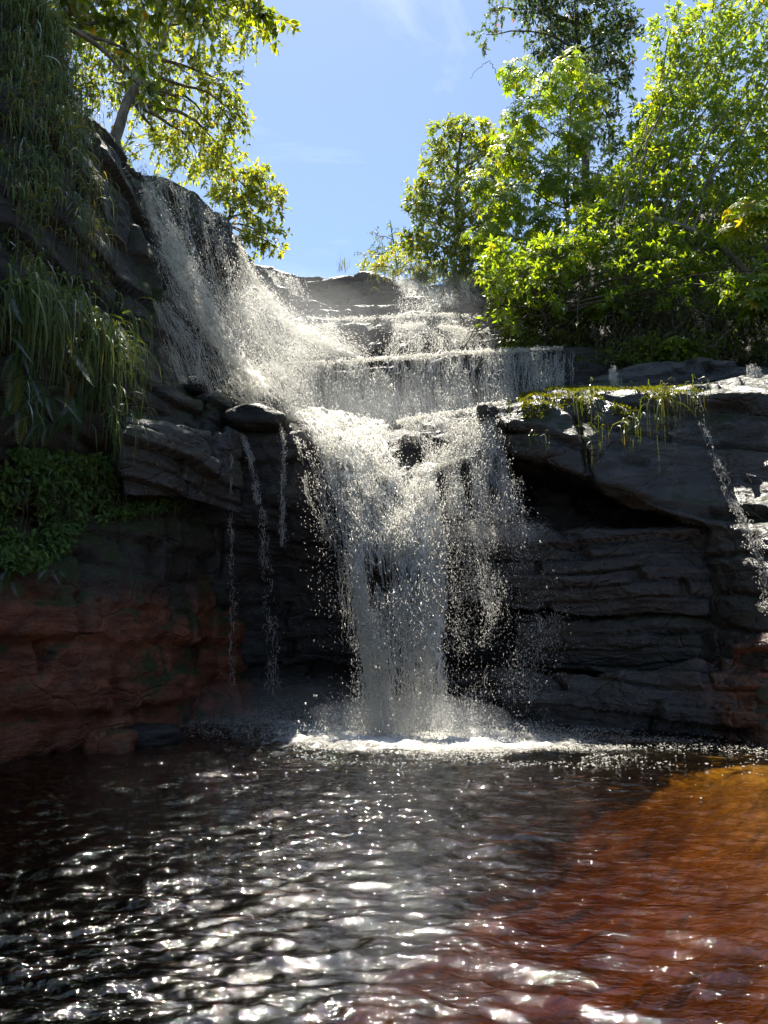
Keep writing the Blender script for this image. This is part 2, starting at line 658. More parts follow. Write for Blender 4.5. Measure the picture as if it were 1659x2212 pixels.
# ------------------------------------------------------------------ setting: ground, cliffs, ledges
def structure(name, A, mat, label, seed=0, **k):
    A2, N = rockify(A, seed=seed, **k)
    o = put(name, A2.reshape(-1, 3), gfaces(*A2.shape[:2]), mat, None)
    tag(o, label, kind='structure')
    return A2


# wide terrain around the gorge, well behind everything modelled closely
gx = np.linspace(-1, 1, 120)
gx = np.sign(gx) * np.abs(gx) ** 2.2 * 320
gy = np.linspace(-1, 1, 120)
gy = 10 + np.sign(gy) * np.abs(gy) ** 2.2 * 320
X, Y = np.meshgrid(gx, gy)
side = np.maximum(smooth(8.5, 13, -X), smooth(10, 17, X))
back = smooth(30, 36, Y)
front = smooth(-6, -30, Y) * 0
Z = -8.0 + np.maximum(side * 17.7, back * 19.4) + 1.6 * (fbm(np.stack([X, Y, X * 0], -1) * 0.09, 4, 4) - 0.5)
A = np.stack([X, Y, Z], -1)
o = put('ground', A.reshape(-1, 3), gfaces(120, 120)[:, ::-1], M['soil'], None)
tag(o, 'wooded ground behind the gorge rim', kind='structure')

# pool bed: deep on the left, a shallow sandy shelf on the right
X, Y = np.meshgrid(np.linspace(-13, 14, 170), np.linspace(-8, 17, 160))
q = np.stack([X, Y, X * 0], -1)
n_ = 1.6 * (fbm(q * 0.35, 8, 3) - 0.5)
sh = smooth(-1.6, 5.6, X + 1.6 * n_ + 0.22 * (Y - 8))
Z = -0.2 - 3.0 * (1 - sh) ** 1.1 - 0.15 * np.maximum(0, 8.2 - Y) + 0.10 * (fbm(q * 0.9, 3, 4) - 0.5) + 0.3 * (1 - sh) * (fbm(q * 1.5, 6, 3) - 0.5)
Z -= 0.6 * np.maximum(0, fbm(q * 0.55, 27, 4) - 0.47) * smooth(10.5, 8.0, Y)
Z = np.minimum(Z, -0.1)
o = put('pool_bed', np.stack([X, Y, Z], -1).reshape(-1, 3), gfaces(160, 170)[:, ::-1], M['bed'], None)
tag(o, 'sandy orange rock floor of the pool seen through brown water', kind='structure')

# left cliff with the rock face under the upper fall
rows = [
    [W(-15, -4, 10.6), W(-14, 4, 10.6), W(-13, 8, 10.4), W(-12, 10, 10.4), W(-11, 12, 10.6), W(-10.5, 14, 10.8), W(-10, 17, 11), W(-9, 20, 11), W(-8, 24, 11.2)],
    [W(-8.2, -4, 10), P(-190, -70, 8.3), P(50, 30, 9.8), P(163, 245, 11.2), P(236, 322, 12.5), P(286, 362, 13.6), P(400, 418, 15.4), P(508, 488, 17.2), P(545, 565, 20.5)],
    [W(-7.9, -4, 9.4), P(-190, 60, 8.2), P(60, 120, 9.5), P(175, 300, 11.0), P(246, 350, 12.4), P(292, 385, 13.4), P(404, 445, 15.2), P(510, 512, 17.0), P(560, 585, 20.4)],
    [W(-7.4, -4, 7), P(-190, 330, 8.0), P(60, 330, 9.2), P(190, 430, 10.8), P(240, 450, 12.1), P(306, 490, 13.1), P(412, 560, 14.8), P(505, 590, 16.7), P(590, 640, 19.6)],
    [W(-7.2, -4, 5), P(-190, 620, 7.7), P(50, 610, 8.9), P(150, 620, 10.2), P(222, 610, 11.6), P(322, 620, 12.9), P(420, 690, 14.5), P(520, 720, 16.2), P(640, 720, 18.6)],
    [W(-7.0, -4, 4), P(-190, 800, 7.5), P(50, 790, 8.7), P(160, 800, 9.9), P(255, 760, 11.1), P(335, 760, 12.3), P(415, 800, 13.6), P(530, 830, 15.2), P(680, 790, 17.6)],
    [W(-6.9, -4, 3.4), P(-190, 950, 7.6), P(50, 930, 8.7), P(165, 920, 9.8), P(262, 850, 10.8), P(360, 865, 12.0), P(440, 880, 12.9), P(550, 890, 14.4), P(700, 880, 16.4)],
    [W(-7.0, -4, 3.0), P(-190, 1010, 7.8), P(40, 1000, 9.0), P(170, 985, 10.1), P(270, 935, 10.8), P(370, 930, 11.8), P(455, 945, 12.6), P(560, 950, 14.0), P(700, 930, 16.0)],
    [W(-7.2, -4, 2.6), P(-190, 1120, 8.2), P(40, 1110, 9.4), P(180, 1100, 10.5), P(285, 1060, 11.4), P(375, 1050, 12.3), P(455, 1060, 13.2), P(560, 1080, 14.6), P(700, 1080, 15.8)],
    [W(-7.0, -4, 1.9), P(-190, 1240, 8.0), P(40, 1235, 9.15), P(188, 1245, 10.1), P(300, 1260, 11.2), P(385, 1260, 12.2), P(455, 1280, 13.4), P(560, 1280, 14.9), P(700, 1280, 15.8)],
    [W(-6.7, -4, -.4), G(-190, 7.6, -.4), G(40, 9.2, -.4), G(195, 10.0, -.4), G(300, 10.9, -.4), G(385, 11.9, -.4), G(455, 13.0, -.4), G(560, 14.6, -.4), G(700, 15.8, -.4)],
    [W(-6.7, -4, -2.4), G(-190, 7.4, -2.4), G(40, 9.1, -2.4), G(195, 9.9, -2.4), G(300, 10.8, -2.4), G(385, 11.8, -2.4), G(455, 12.9, -2.4), G(560, 14.6, -2.4), G(700, 15.8, -2.4)],
]
A = grid(rows, 360, 330, 5, 4, byindex=True)
CL = structure('cliff', A, M['rock_left'], 'tall mossy cliff on the left, red sandstone near the water', seed=5, wav=0.6, strata=0.19, lh=0.5, amp=0.2, joints=0.18, fine=0.065, jw=1.8, tilt=(0.12, 0), outward=(1, -0.8, 0.3))


def ledge(name, lip, bottom, mat, label, seed, back=3.0, nu=130, nv=70, su=3, bulge=0.05, floor=-0.5, steep=True, **k):
    """a rock step: flat top running back from its lip, face dropping to the bottom line"""
    lip = np.array([P(*q) for q in lip])
    bot = np.array([P(*q) for q in bottom])
    n = 60
    lip = resample(lip, n)
    bot = resample(bot, n)
    if steep:
        t_ = (lip[:, 1] - 0.12 - CAM[1]) / (bot[:, 1] - CAM[1])
        bot = CAM + (bot - CAM) * t_[:, None]
    b0 = lip + np.array([0, back, floor])
    b1 = lip + np.array([0, 0.3, -0.06])
    mid = lip * 0.6 + bot * 0.4 + np.array([0, -bulge, 0])
    deep = bot + np.array([0, 0.25, -0.5])
    A = grid([b0, b1, lip, mid, bot, deep], nu, nv, su, 2, cap=0.7)
    return structure(name, A, mat, label, seed=seed, **k)


RK = dict(wav=0.45, strata=0.13, lh=0.28, amp=0.12, joints=0.12, fine=0.05)
# skyline rock
ledge('rock_ledge', [(470, 545, 23.5), (540, 568, 22.8), (600, 582, 22.4), (650, 594, 22), (690, 590, 21.8), (740, 583, 21.6), (800, 588, 21.4), (840, 602, 21.2), (890, 616, 20.8), (960, 614, 20.4), (1010, 608, 20.2), (1080, 605, 20), (1160, 600, 20)],
      [(470, 690, 20.5), (540, 690, 20.5), (700, 690, 20.4), (880, 690, 20.2), (1000, 690, 20), (1160, 690, 19.4)], M['rock_back'], 'dark rounded rock forming the skyline at the head of the cascade', 31, back=8, nu=190, nv=80, **RK)
ledge('rock_ledge', [(540, 600, 20.8), (600, 612, 20.6), (660, 640, 20.4), (700, 652, 20.3), (760, 654, 20.2), (830, 656, 20.1), (880, 654, 19.9), (960, 640, 19.8), (1070, 636, 19.4)],
      [(540, 720, 19.4), (700, 720, 19.3), (880, 710, 19.2), (1070, 700, 19)], M['rock_back'], 'second dark rock step below the skyline rock', 33, nu=150, nv=55, **RK)
ledge('rock_ledge', [(620, 690, 19.2), (660, 676, 19.1), (700, 684, 19), (760, 692, 18.9), (800, 690, 18.9), (850, 678, 18.8), (900, 668, 18.8), (950, 674, 18.7), (1000, 690, 18.6), (1050, 684, 18.4), (1110, 676, 18.2)],
      [(620, 740, 18.5), (800, 740, 18.4), (950, 735, 18.3), (1110, 725, 18)], M['rock_back'], 'thin broken rock step under the dark skyline face', 35, nu=170, nv=45, **RK)
ledge('rock_ledge', [(840, 722, 18.1), (880, 706, 18), (930, 700, 17.9), (980, 708, 17.8), (1030, 720, 17.7), (1080, 716, 17.5), (1130, 706, 17.3)],
      [(830, 790, 17.2), (980, 785, 17.1), (1130, 775, 16.8)], M['rock_back'], 'rounded rock step right of the dark hump', 37, nu=160, nv=60, **RK)
ledge('rock_ledge', [(600, 760, 18), (660, 725, 17.8), (700, 704, 17.7), (760, 697, 17.6), (810, 700, 17.5), (850, 712, 17.45), (890, 740, 17.4)],
      [(600, 820, 17.2), (760, 810, 17.1), (890, 810, 17)], M['rock_back'], 'domed dark rock hump in the middle of the cascade', 39, nu=160, nv=70, **RK)
# the long tier with the curtain
ledge('rock_ledge', [(440, 850, 16.2), (520, 800, 16.3), (570, 786, 16.2), (700, 786, 16), (850, 776, 15.8), (1000, 764, 15.6), (1150, 756, 15.4), (1250, 752, 15.3), (1310, 762, 15.2), (1345, 800, 15.2)],
      [(440, 940, 15.4), (570, 940, 15.3), (850, 940, 15.2), (1100, 930, 14.9), (1345, 900, 14.8)], M['rock_back'], 'long level rock step that the wide water curtain pours over', 41, nu=240, nv=70, back=4, **RK)
ledge('rock_ledge', [(1210, 862, 14.6), (1260, 835, 14.5), (1320, 800, 14.4), (1370, 780, 14.3), (1440, 770, 14.1), (1510, 768, 13.9), (1560, 785, 13.7), (1620, 790, 13.5), (1680, 782, 13.2), (1900, 770, 12), (2300, 760, 10)],
      [(1210, 900, 14.3), (1320, 900, 14.1), (1510, 895, 13.6), (1680, 895, 12.9), (1900, 895, 11.8), (2300, 895, 9.8)], M['rock_right'], 'dark layered rock shelf above the mossy slab on the right', 43, nu=220, nv=60, back=4, **dict(RK, strata=0.13, lh=0.2, tilt=(-0.08, 0)))

# main lip, notch and the hollow behind the main fall
cols = [430, 480, 540, 620, 700, 780, 860, 930, 1000, 1080, 1170]
rows = [
    [P(x, 880 if x < 600 else 900, 16.4) for x in cols],
    [P(x, y, Yy) for x, y, Yy in zip(cols, [905, 892, 893, 912, 925, 955, 942, 928, 902, 890, 880], [14.3, 14.2, 14, 14, 14, 14, 13.8, 13.8, 13.7, 13.6, 13.6])],
    [P(x, y, Yy) for x, y, Yy in zip(cols, [945, 890, 886, 905, 952, 1012, 1032, 1022, 985, 935, 945], [13.0, 12.95, 12.9, 13.0, 13.2, 13.3, 13.3, 13.3, 13.2, 13.1, 14.3])],
    [P(x, y, Yy) for x, y, Yy in zip(cols, [985, 935, 930, 950, 1000, 1060, 1085, 1075, 1040, 1000, 1010], [12.9, 12.75, 12.72, 12.85, 13.1, 13.2, 13.25, 13.25, 13.15, 13.05, 14.5])],
    [P(x, 1090 if x < 650 else 1130, 13.0 if x < 640 else (13.6 if x < 1100 else 14.7)) for x in cols],
    [P(x, 1260, 13.9 if x > 500 else 13.5) for x in cols],
    [P(x, 1450, 14.6) for x in cols],
    [G(x, 14.5, -0.8) for x in cols],
    [G(x, 14.3, -2.4) for x in cols],
]
A = grid(rows, 220, 200, 4, 4, byindex=True)
structure('cliff', A, M['rock'], 'dark hollowed rock wall behind the main fall', seed=51, strata=0.16, lh=0.4, amp=0.2, joints=0.1, fine=0.05)

# right: mossy slab turning into the grey side wall
rows = [
    [P(1020, 880, 16), P(1080, 870, 16), P(1150, 840, 16), P(1300, 835, 16), P(1430, 838, 15.6), P(1530, 840, 15), P(1659, 830, 14.5), W(9.5, 12.5, 5.8), W(12, 10, 6), W(16, 6, 7)],
    [P(1030, 902, 13.6), P(1085, 880, 13.4), P(1150, 851, 13.1), P(1300, 846, 12.7), P(1430, 848, 12.3), P(1530, 850, 11.9), P(1659, 842, 11.1), P(1900, 830, 10), W(8.3, 6, 5.6), W(11, 0, 5.6)],
    [P(1040, 925, 13.4), P(1095, 900, 13.2), P(1155, 880, 12.9), P(1300, 880, 12.55), P(1430, 885, 12.25), P(1535, 890, 11.95), P(1659, 885, 11.15), P(1900, 870, 10.05), W(8.35, 6, 5.2), W(11, 0, 5.2)],
    [P(1050, 945, 13.4), P(1105, 940, 12.9), P(1165, 945, 12.5), P(1300, 965, 12.3), P(1430, 985, 12.05), P(1540, 1000, 11.75), P(1659, 1020, 10.9), P(1900, 1020, 9.6), W(7.8, 6, 4), W(10.5, 0, 4)],
    [P(1060, 965, 13.5), P(1115, 980, 12.8), P(1170, 988, 12.5), P(1300, 1048, 12.1), P(1420, 1100, 11.75), P(1525, 1130, 11.4), P(1659, 1150, 10.6), P(1900, 1150, 9.5), W(7.6, 6, 2.8), W(10.3, 0, 2.8)],
    [P(1060, 985, 14.2), P(1115, 995, 13.6), P(1170, 998, 13.5), P(1300, 1056, 13.2), P(1420, 1104, 12.6), P(1530, 1150, 11.5), P(1659, 1240, 10.5), P(1900, 1240, 9.4), W(7.5, 6, 2), W(10.2, 0, 2)],
    [P(1060, 1040, 14.6), P(1115, 1040, 14.6), P(1170, 1050, 14.5), P(1300, 1090, 14.2), P(1420, 1120, 13.6), P(1535, 1220, 11.5), P(1659, 1340, 10.5), P(1900, 1340, 9.4), W(7.4, 6, 1.2), W(10.2, 0, 1.2)],
    [P(1060, 1300, 14.6), P(1115, 1300, 14.6), P(1170, 1300, 14.4), P(1300, 1300, 14.1), P(1420, 1320, 13.4), P(1545, 1340, 11.6), P(1659, 1440, 10.4), P(1900, 1440, 9.3), W(7.3, 6, .6), W(10.1, 0, .6)],
    [G(1060, 14.5, -.6), G(1115, 14.4, -.6), G(1170, 14.2, -.6), G(1300, 13.6, -.6), G(1420, 12.7, -.6), G(1545, 11.3, -.6), G(1659, 10.2, -.6), G(1900, 9.1, -.6), W(7.2, 6, -.6), W(10, 0, -.6)],
    [G(1060, 14.5, -2.4), G(1115, 14.4, -2.4), G(1170, 14.2, -2.4), G(1300, 13.6, -2.4), G(1420, 12.7, -2.4), G(1545, 11.3, -2.4), G(1659, 10.2, -2.4), G(1900, 9.1, -2.4), W(7.2, 6, -2.4), W(10, 0, -2.4)],
]
A = grid(rows, 320, 270, 4, 3, byindex=True)
GR = structure('cliff', A, M['rock_slab'], 'overhanging mossy slab and grey side wall on the right', seed=61, wav=0.4, strata=0.19, lh=0.55, amp=0.14, joints=0.16, fine=0.06, jw=1.9, tilt=(0.35, 0.0))

LR = dict(wav=0.35, strata=0.2, lh=0.24, amp=0.1, joints=0.12, fine=0.05)
ledge('rock_ledge', [(900, 1160, 13.9), (950, 1143, 13.4), (1050, 1140, 13.1), (1150, 1141, 12.8), (1300, 1148, 12.4), (1400, 1154, 12.15), (1490, 1140, 11.95), (1570, 1150, 11.7), (1620, 1190, 11.4)],
      [(900, 1225, 13.8), (1050, 1235, 13.1), (1150, 1245, 12.75), (1300, 1262, 12.35), (1400, 1275, 12.1), (1500, 1300, 11.75), (1620, 1400, 11.2)], M['rock_right'], 'flat-topped rock shelf under the overhang on the right', 71, nu=240, nv=110, back=2.5, **LR)
ledge('rock_ledge', [(1120, 1330, 13.4), (1230, 1325, 13.1), (1350, 1335, 12.6), (1450, 1335, 12.2), (1540, 1345, 11.8), (1620, 1380, 11.3)],
      [(1120, 1370, 13.3), (1350, 1385, 12.5), (1540, 1400, 11.7), (1620, 1440, 11.2)], M['rock_slab'], 'low dark rock shelf deep under the overhang', 73, nu=180, nv=80, back=2, **LR)
ledge('rock_ledge', [(1000, 1470, 13.3), (1080, 1443, 12.9), (1200, 1452, 12.5), (1290, 1462, 12.2), (1360, 1445, 11.9), (1450, 1432, 11.6), (1540, 1420, 11.2), (1620, 1400, 10.7), (1700, 1380, 10.3)],
      [(1000, 1600, 12.7), (1200, 1610, 11.9), (1360, 1615, 11.4), (1540, 1625, 10.7), (1700, 1640, 9.9)], M['rock_right'], 'reddish layered rock foot on the right above the water', 75, nu=260, nv=120, back=2, bulge=0.15, **dict(LR, amp=0.16))

# left steps between the cliff and the main lip
ledge('rock_ledge', [(228, 815, 11.5), (262, 812, 11.0), (320, 822, 11.4), (380, 835, 11.8), (410, 858, 12.1), (440, 862, 12.4), (500, 862, 12.9)],
      [(228, 900, 11.4), (262, 900, 10.7), (330, 925, 11.2), (400, 935, 11.7), (500, 930, 12.6)], M['rock_left'], 'tilted brown rock shelf beside the left cliff', 81, nu=150, nv=70, back=1.6, **dict(LR, lh=0.3, tilt=(0.35, 0)))
ledge('rock_ledge', [(215, 905, 11.3), (255, 900, 10.6), (330, 912, 11.1), (400, 925, 11.7), (470, 938, 12.3), (520, 945, 12.75)],
      [(215, 985, 11.5), (255, 985, 10.9), (330, 990, 11.4), (400, 1000, 12.0), (520, 1040, 12.8)], M['rock_slab'], 'wet sloping rock lip above the ivy on the left', 83, nu=150, nv=70, back=1.6, **dict(LR, tilt=(0.2, 0)))

# bank under the forest on the right
rows = [
    [W(-2, 40, 15.5), W(6, 38, 16), W(12, 34, 18), W(20, 28, 20), W(30, 14, 22), W(34, 0, 22)],
    [P(1000, 590, 25), P(1080, 560, 23.5), P(1300, 480, 22), P(1659, 420, 19), W(16, 12, 13), W(22, 0, 13)],
    [P(1010, 612, 22), P(1070, 612, 20.4), P(1300, 570, 19.2), P(1659, 560, 16.8), W(12, 11, 9.5), W(17, 0, 9)],
    [P(1040, 700, 19), P(1090, 690, 18.2), P(1300, 690, 17.3), P(1659, 690, 15.4), W(10.5, 11, 7.5), W(15, 0, 7.2)],
    [P(1050, 760, 18), P(1100, 755, 17.4), P(1300, 760, 16.6), P(1659, 782, 14.9), W(9.5, 10.5, 6), W(13, 0, 5.6)],
    [P(1050, 830, 17.5), P(1100, 830, 17), P(1300, 830, 16), P(1659, 830, 14.6), W(9, 10, 5.0), W(12.5, 0, 5)],
]
A = grid(rows, 160, 130, 5, 4, byindex=True)
structure('hillside', A, M['soil'], 'steep earth bank under the trees on the right', seed=91, strata=0.05, lh=0.5, amp=0.35, joints=0.0, fine=0.08)

# plateau on top of the left cliff and behind the skyline rock
X, Y = np.meshgrid(np.linspace(-26, 8, 90), np.linspace(15, 60, 90))
Z = 10.7 + 0.05 * (Y - 18) + 0.6 * (fbm(np.stack([X, Y, X * 0], -1) * 0.3, 14, 4) - 0.5) - smooth(-5.5, -3.0, X) * smooth(28, 24, Y) * 8 - smooth(28, 25, Y) * smooth(-4.5, -2.5, X) * 3
o = put('ground', np.stack([X, Y, Z], -1).reshape(-1, 3), gfaces(90, 90)[:, ::-1], M['soil'], None)
tag(o, 'earth plateau above the left cliff', kind='structure')


def boulder(loc, size, mat, label, seed, group=None, rot=0.0):
    n, mm = 40, 26
    th = np.linspace(0, 2 * np.pi, n)
    ph = np.linspace(0.02, np.pi - 0.02, mm)
    T, Q = np.meshgrid(th, ph)
    D = np.stack([np.cos(T) * np.sin(Q), np.sin(T) * np.sin(Q), np.cos(Q)], -1)
    D = np.sign(D) * np.abs(D) ** 0.72
    r = 1 + 0.5 * (fbm(D * 1.3 + seed, seed, 4) - 0.5) + 0.16 * (fbm(D * 5 + seed, seed, 3) - 0.5)
    A = D * r[..., None] * np.array(size)
    c, s = math.cos(rot), math.sin(rot)
    A = np.stack([A[..., 0] * c - A[..., 1] * s, A[..., 0] * s + A[..., 1] * c, A[..., 2]], -1)
    A[:, -1] = A[:, 0]
    me = mesh_np('boulder', A.reshape(-1, 3), gfaces(mm, n))
    o = new_obj('boulder', me, mat, None, tuple(loc))
    tag(o, label, 'boulder', group)
    return o


boulder(P(548, 908, 12.9), (0.56, 0.45, 0.22), M['rock'], 'dark flat-topped boulder left of the main lip', 3)
boulder(P(455, 872, 12.9), (0.25, 0.3, 0.16), M['rock'], 'small dark block at the foot of the upper fall', 4)
boulder(P(1052, 892, 13.0), (0.17, 0.2, 0.16), M['rock'], 'small black knob of rock standing in the white water', 6)
boulder(P(1135, 925, 12.9), (0.33, 0.3, 0.14), M['rock_right'], 'wet shiny rock step right of the white water', 8)
boulder(P(1190, 985, 12.6), (0.3, 0.3, 0.12), M['rock_slab'], 'moss-topped rock nose under the slab', 10)
boulder(P(425, 840, 13.2), (0.22, 0.3, 0.2), M['rock'], 'dark wet block under the left veil of water', 12)
boulder(G(320, 10.7, 0.02), (0.42, 0.35, 0.2), M['rock'], 'blue-grey wet stone at the left waterline', 14, rot=0.4)
boulder(G(240, 10.0, 0.0), (0.3, 0.26, 0.26), M['rock_left'], 'red stone at the foot of the left cliff', 16)
boulder(P(700, 1525, 13.0), (0.75, 0.5, 0.34), M['rock'], 'dim boulder veiled by spray left of the main fall', 18)
boulder(P(905, 660, 19.6), (0.5, 0.4, 0.15), M['rock_back'], 'flat stone between the small upper streams', 20)



def CAMPROJ(p):
    d = np.asarray(p) - CAM
    dep = d[..., 1] * cp + d[..., 2] * sp
    return 829.5 + F * d[..., 0] / dep, 1106 - F * (-d[..., 1] * sp + d[..., 2] * cp) / dep


# ------------------------------------------------------------------ water: pool
ny, nx = 400, 500
ys = 1.6 * (13.6 / 1.6) ** np.linspace(0, 1, ny)
ys = np.r_[np.linspace(-7, 1.5, 60), ys]
ny = len(ys)
xs = np.linspace(-9.5, 9.5, nx)
X, Y = np.meshgrid(xs, ys)
r2 = np.random.default_rng(5)
wx = X + 0.35 * (fbm(np.stack([X * 0.9, Y * 0.9, X * 0], -1), 3, 2) - 0.5)
wy = Y + 0.5 * (fbm(np.stack([X * 0.7, Y * 0.9, X * 0 + 4], -1), 9, 3) - 0.5)
H = np.zeros_like(X)
for i in range(90):
    lam = 0.08 * (0.36 / 0.08) ** r2.random()
    th = r2.normal(0, 0.42)
    k = 2 * np.pi / lam
    a = 0.0062 * lam * (0.7 if lam > 0.18 else 1.1)
    ph = k * (math.sin(th) * wx + math.cos(th) * wy) + r2.random() * 6.28
    H += a * (np.sin(ph) + 0.25 * np.cos(2 * ph))
q = np.stack([X, Y, X * 0], -1)
H += 0.05 * (fbm(q * np.array([2.2, 4.2, 1]), 12, 4, 0.55) - 0.5)
patch = 0.35 + 1.3 * fbm(q * 0.6, 15, 2)
rg = 1 - np.abs(2 * fbm(np.stack([wx * 3.0, wy * 6.5, X * 0], -1), 44, 3) - 1) * 2.2
H += 0.008 * np.clip(rg, 0, 1) ** 2
H *= patch * (1 - 0.4 * smooth(1.2, 3.6, X))
splash = P(860, 1572, 11.6)
dist = np.sqrt(((X - splash[0]) / 1.9) ** 2 + ((Y - splash[1]) / 1.0) ** 2)
near = np.exp(-(dist / 1.4) ** 2)
chop = smooth(7.0, 10.5, Y)
H += (0.26 * near + 0.075 * chop) * (fbm(q * np.array([3.0, 4.5, 1]), 22, 4, 0.6) - 0.5)
foam = 1.05 * np.exp(-(dist / 1.05) ** 2) + 0.55 * np.exp(-(((X - splash[0] - 1.0) / 3.3) ** 2 + ((Y - 10.6) / 0.75) ** 2))
foam += 0.30 * np.exp(-(((X - splash[0] - 0.6) / 2.2) ** 2 + ((Y - 9.6) / 1.0) ** 2))
foam += 0.45 * np.exp(-(((X - splash[0] + 2.0) / 1.4) ** 2 + ((Y - 12.4) / 0.35) ** 2))
foam = foam * smooth(4.5, 3.6, X)
nv0 = ny * nx
top = np.stack([X, Y, H], -1).reshape(-1, 3)
a = np.arange(nv0).reshape(ny, nx)
loop = np.r_[a[0, :], a[1:, -1], a[-1, -2::-1], a[-2:0:-1, 0]]
low = top[loop].copy()
low[:, 2] = -6.0
lid = np.arange(len(loop)) + nv0
nxt = np.roll(np.arange(len(loop)), -1)
sk = np.stack([loop, lid, lid[nxt], loop[nxt]], -1)
lookup = {int(v): int(l) for v, l in zip(loop, lid)}
b0 = np.array([lookup[int(v)] for v in a[0]])
b1 = np.array([lookup[int(v)] for v in a[-1]])
bot = np.stack([b0[:-1], b1[:-1], b1[1:], b0[1:]], -1)
m, nt, out = mat_new('pool_water')
geo = N_(nt, 'ShaderNodeNewGeometry')
pos = geo.outputs['Position']
hb = noise_(nt, pos, 12, 4, 0.55, 0.5, (0.9, 2.2, 1))
bp = N_(nt, 'ShaderNodeBump')
bp.inputs['Strength'].default_value = 0.5
bp.inputs['Distance'].default_value = 0.035
nt.links.new(hb, bp.inputs['Height'])
fr = N_(nt, 'ShaderNodeFresnel')
fr.inputs['IOR'].default_value = 1.8
nt.links.new(bp.outputs['Normal'], fr.inputs['Normal'])
gl = N_(nt, 'ShaderNodeBsdfGlossy')
gl.inputs['Roughness'].default_value = 0.03
nt.links.new(bp.outputs['Normal'], gl.inputs['Normal'])
tr = N_(nt, 'ShaderNodeBsdfTransparent')
ms = N_(nt, 'ShaderNodeMixShader')
nt.links.new(fr.outputs[0], ms.inputs[0])
nt.links.new(tr.outputs[0], ms.inputs[1])
nt.links.new(gl.outputs[0], ms.inputs[2])
fa = N_(nt, 'ShaderNodeAttribute', attribute_name='foam')
fn = math_(nt, 'ADD', math_(nt, 'MULTIPLY', noise_(nt, pos, 5, 7, 0.65, 0.8, (1, 1.8, 1)), 1.0), fa.outputs['Fac'])
fm = mapr(nt, fn, 0.92, 1.5, 0, 0.92)
ms2 = N_(nt, 'ShaderNodeMixShader')
nt.links.new(fm, ms2.inputs[0])
nt.links.new(ms.outputs[0], ms2.inputs[1])
nt.links.new(foam_shader(nt, tl=0.25), ms2.inputs[2])
nt.links.new(ms2.outputs[0], out.inputs['Surface'])
va = N_(nt, 'ShaderNodeVolumeAbsorption')
va.inputs['Color'].default_value = (0.79, 0.68, 0.05, 1)
va.inputs['Density'].default_value = 1.5
nt.links.new(va.outputs[0], out.inputs['Volume'])
o = put('water', np.concatenate([top, low]), [gfaces(ny, nx)[:, ::-1], sk, bot], m, None,
        attrs={'foam': np.r_[foam.ravel(), np.zeros(len(low))]})
tag(o, 'rippled brown pool under the falls, clear orange on the right', kind='structure')


# ------------------------------------------------------------------ water: falls
OCT_V = np.array([[1, 0, 0], [-1, 0, 0], [0, 1, 0], [0, -1, 0], [0, 0, 1], [0, 0, -1]], float)
OCT_F = np.array([[0, 2, 4], [2, 1, 4], [1, 3, 4], [3, 0, 4], [2, 0, 5], [1, 2, 5], [3, 1, 5], [0, 3, 5]])
TET_V = np.array([[1, 1, 1], [-1, -1, 1], [-1, 1, -1], [1, -1, -1]], float) * 0.8
TET_F = np.array([[0, 1, 2], [0, 3, 1], [0, 2, 3], [1, 3, 2]])


def blobs(c, size, flow, stretch, tet=False):
    """droplets: centres c (n,3), radius, unit flow direction, elongation"""
    n = len(c)
    V0, F0 = (TET_V, TET_F) if tet else (OCT_V, OCT_F)
    rot = rng.normal(size=(n, 3))
    z = flow
    x = np.cross(z, rot)
    x /= np.maximum(np.linalg.norm(x, axis=1, keepdims=True), 1e-6)
    y = np.cross(z, x)
    wob = 0.6 + 0.8 * rng.random((n, 3))
    L = V0[None] * (size[:, None, None] * wob[:, None, :]) * np.stack([np.ones(n), np.ones(n), stretch], 1)[:, None, :]
    V = c[:, None] + L[..., :1] * x[:, None] + L[..., 1:2] * y[:, None] + L[..., 2:] * z[:, None]
    k = len(V0)
    Fc = F0[None] + (np.arange(n) * k)[:, None, None]
    return V.reshape(-1, 3), Fc.reshape(-1, 3)


def bil(A, s, t):
    nv, nu = A.shape[:2]
    x = np.clip(s, 0, 1) * (nu - 1)
    y = np.clip(t, 0, 1) * (nv - 1)
    i, j = np.minimum(x.astype(int), nu - 2), np.minimum(y.astype(int), nv - 2)
    fx, fy = (x - i)[:, None], (y - j)[:, None]
    return (A[j, i] * (1 - fx) + A[j, i + 1] * fx) * (1 - fy) + (A[j + 1, i] * (1 - fx) + A[j + 1, i + 1] * fx) * fy


NTRI = [0]


def unit_(v):
    return v / np.maximum(np.linalg.norm(v, axis=-1, keepdims=True), 1e-9)


DROPS = 0.38


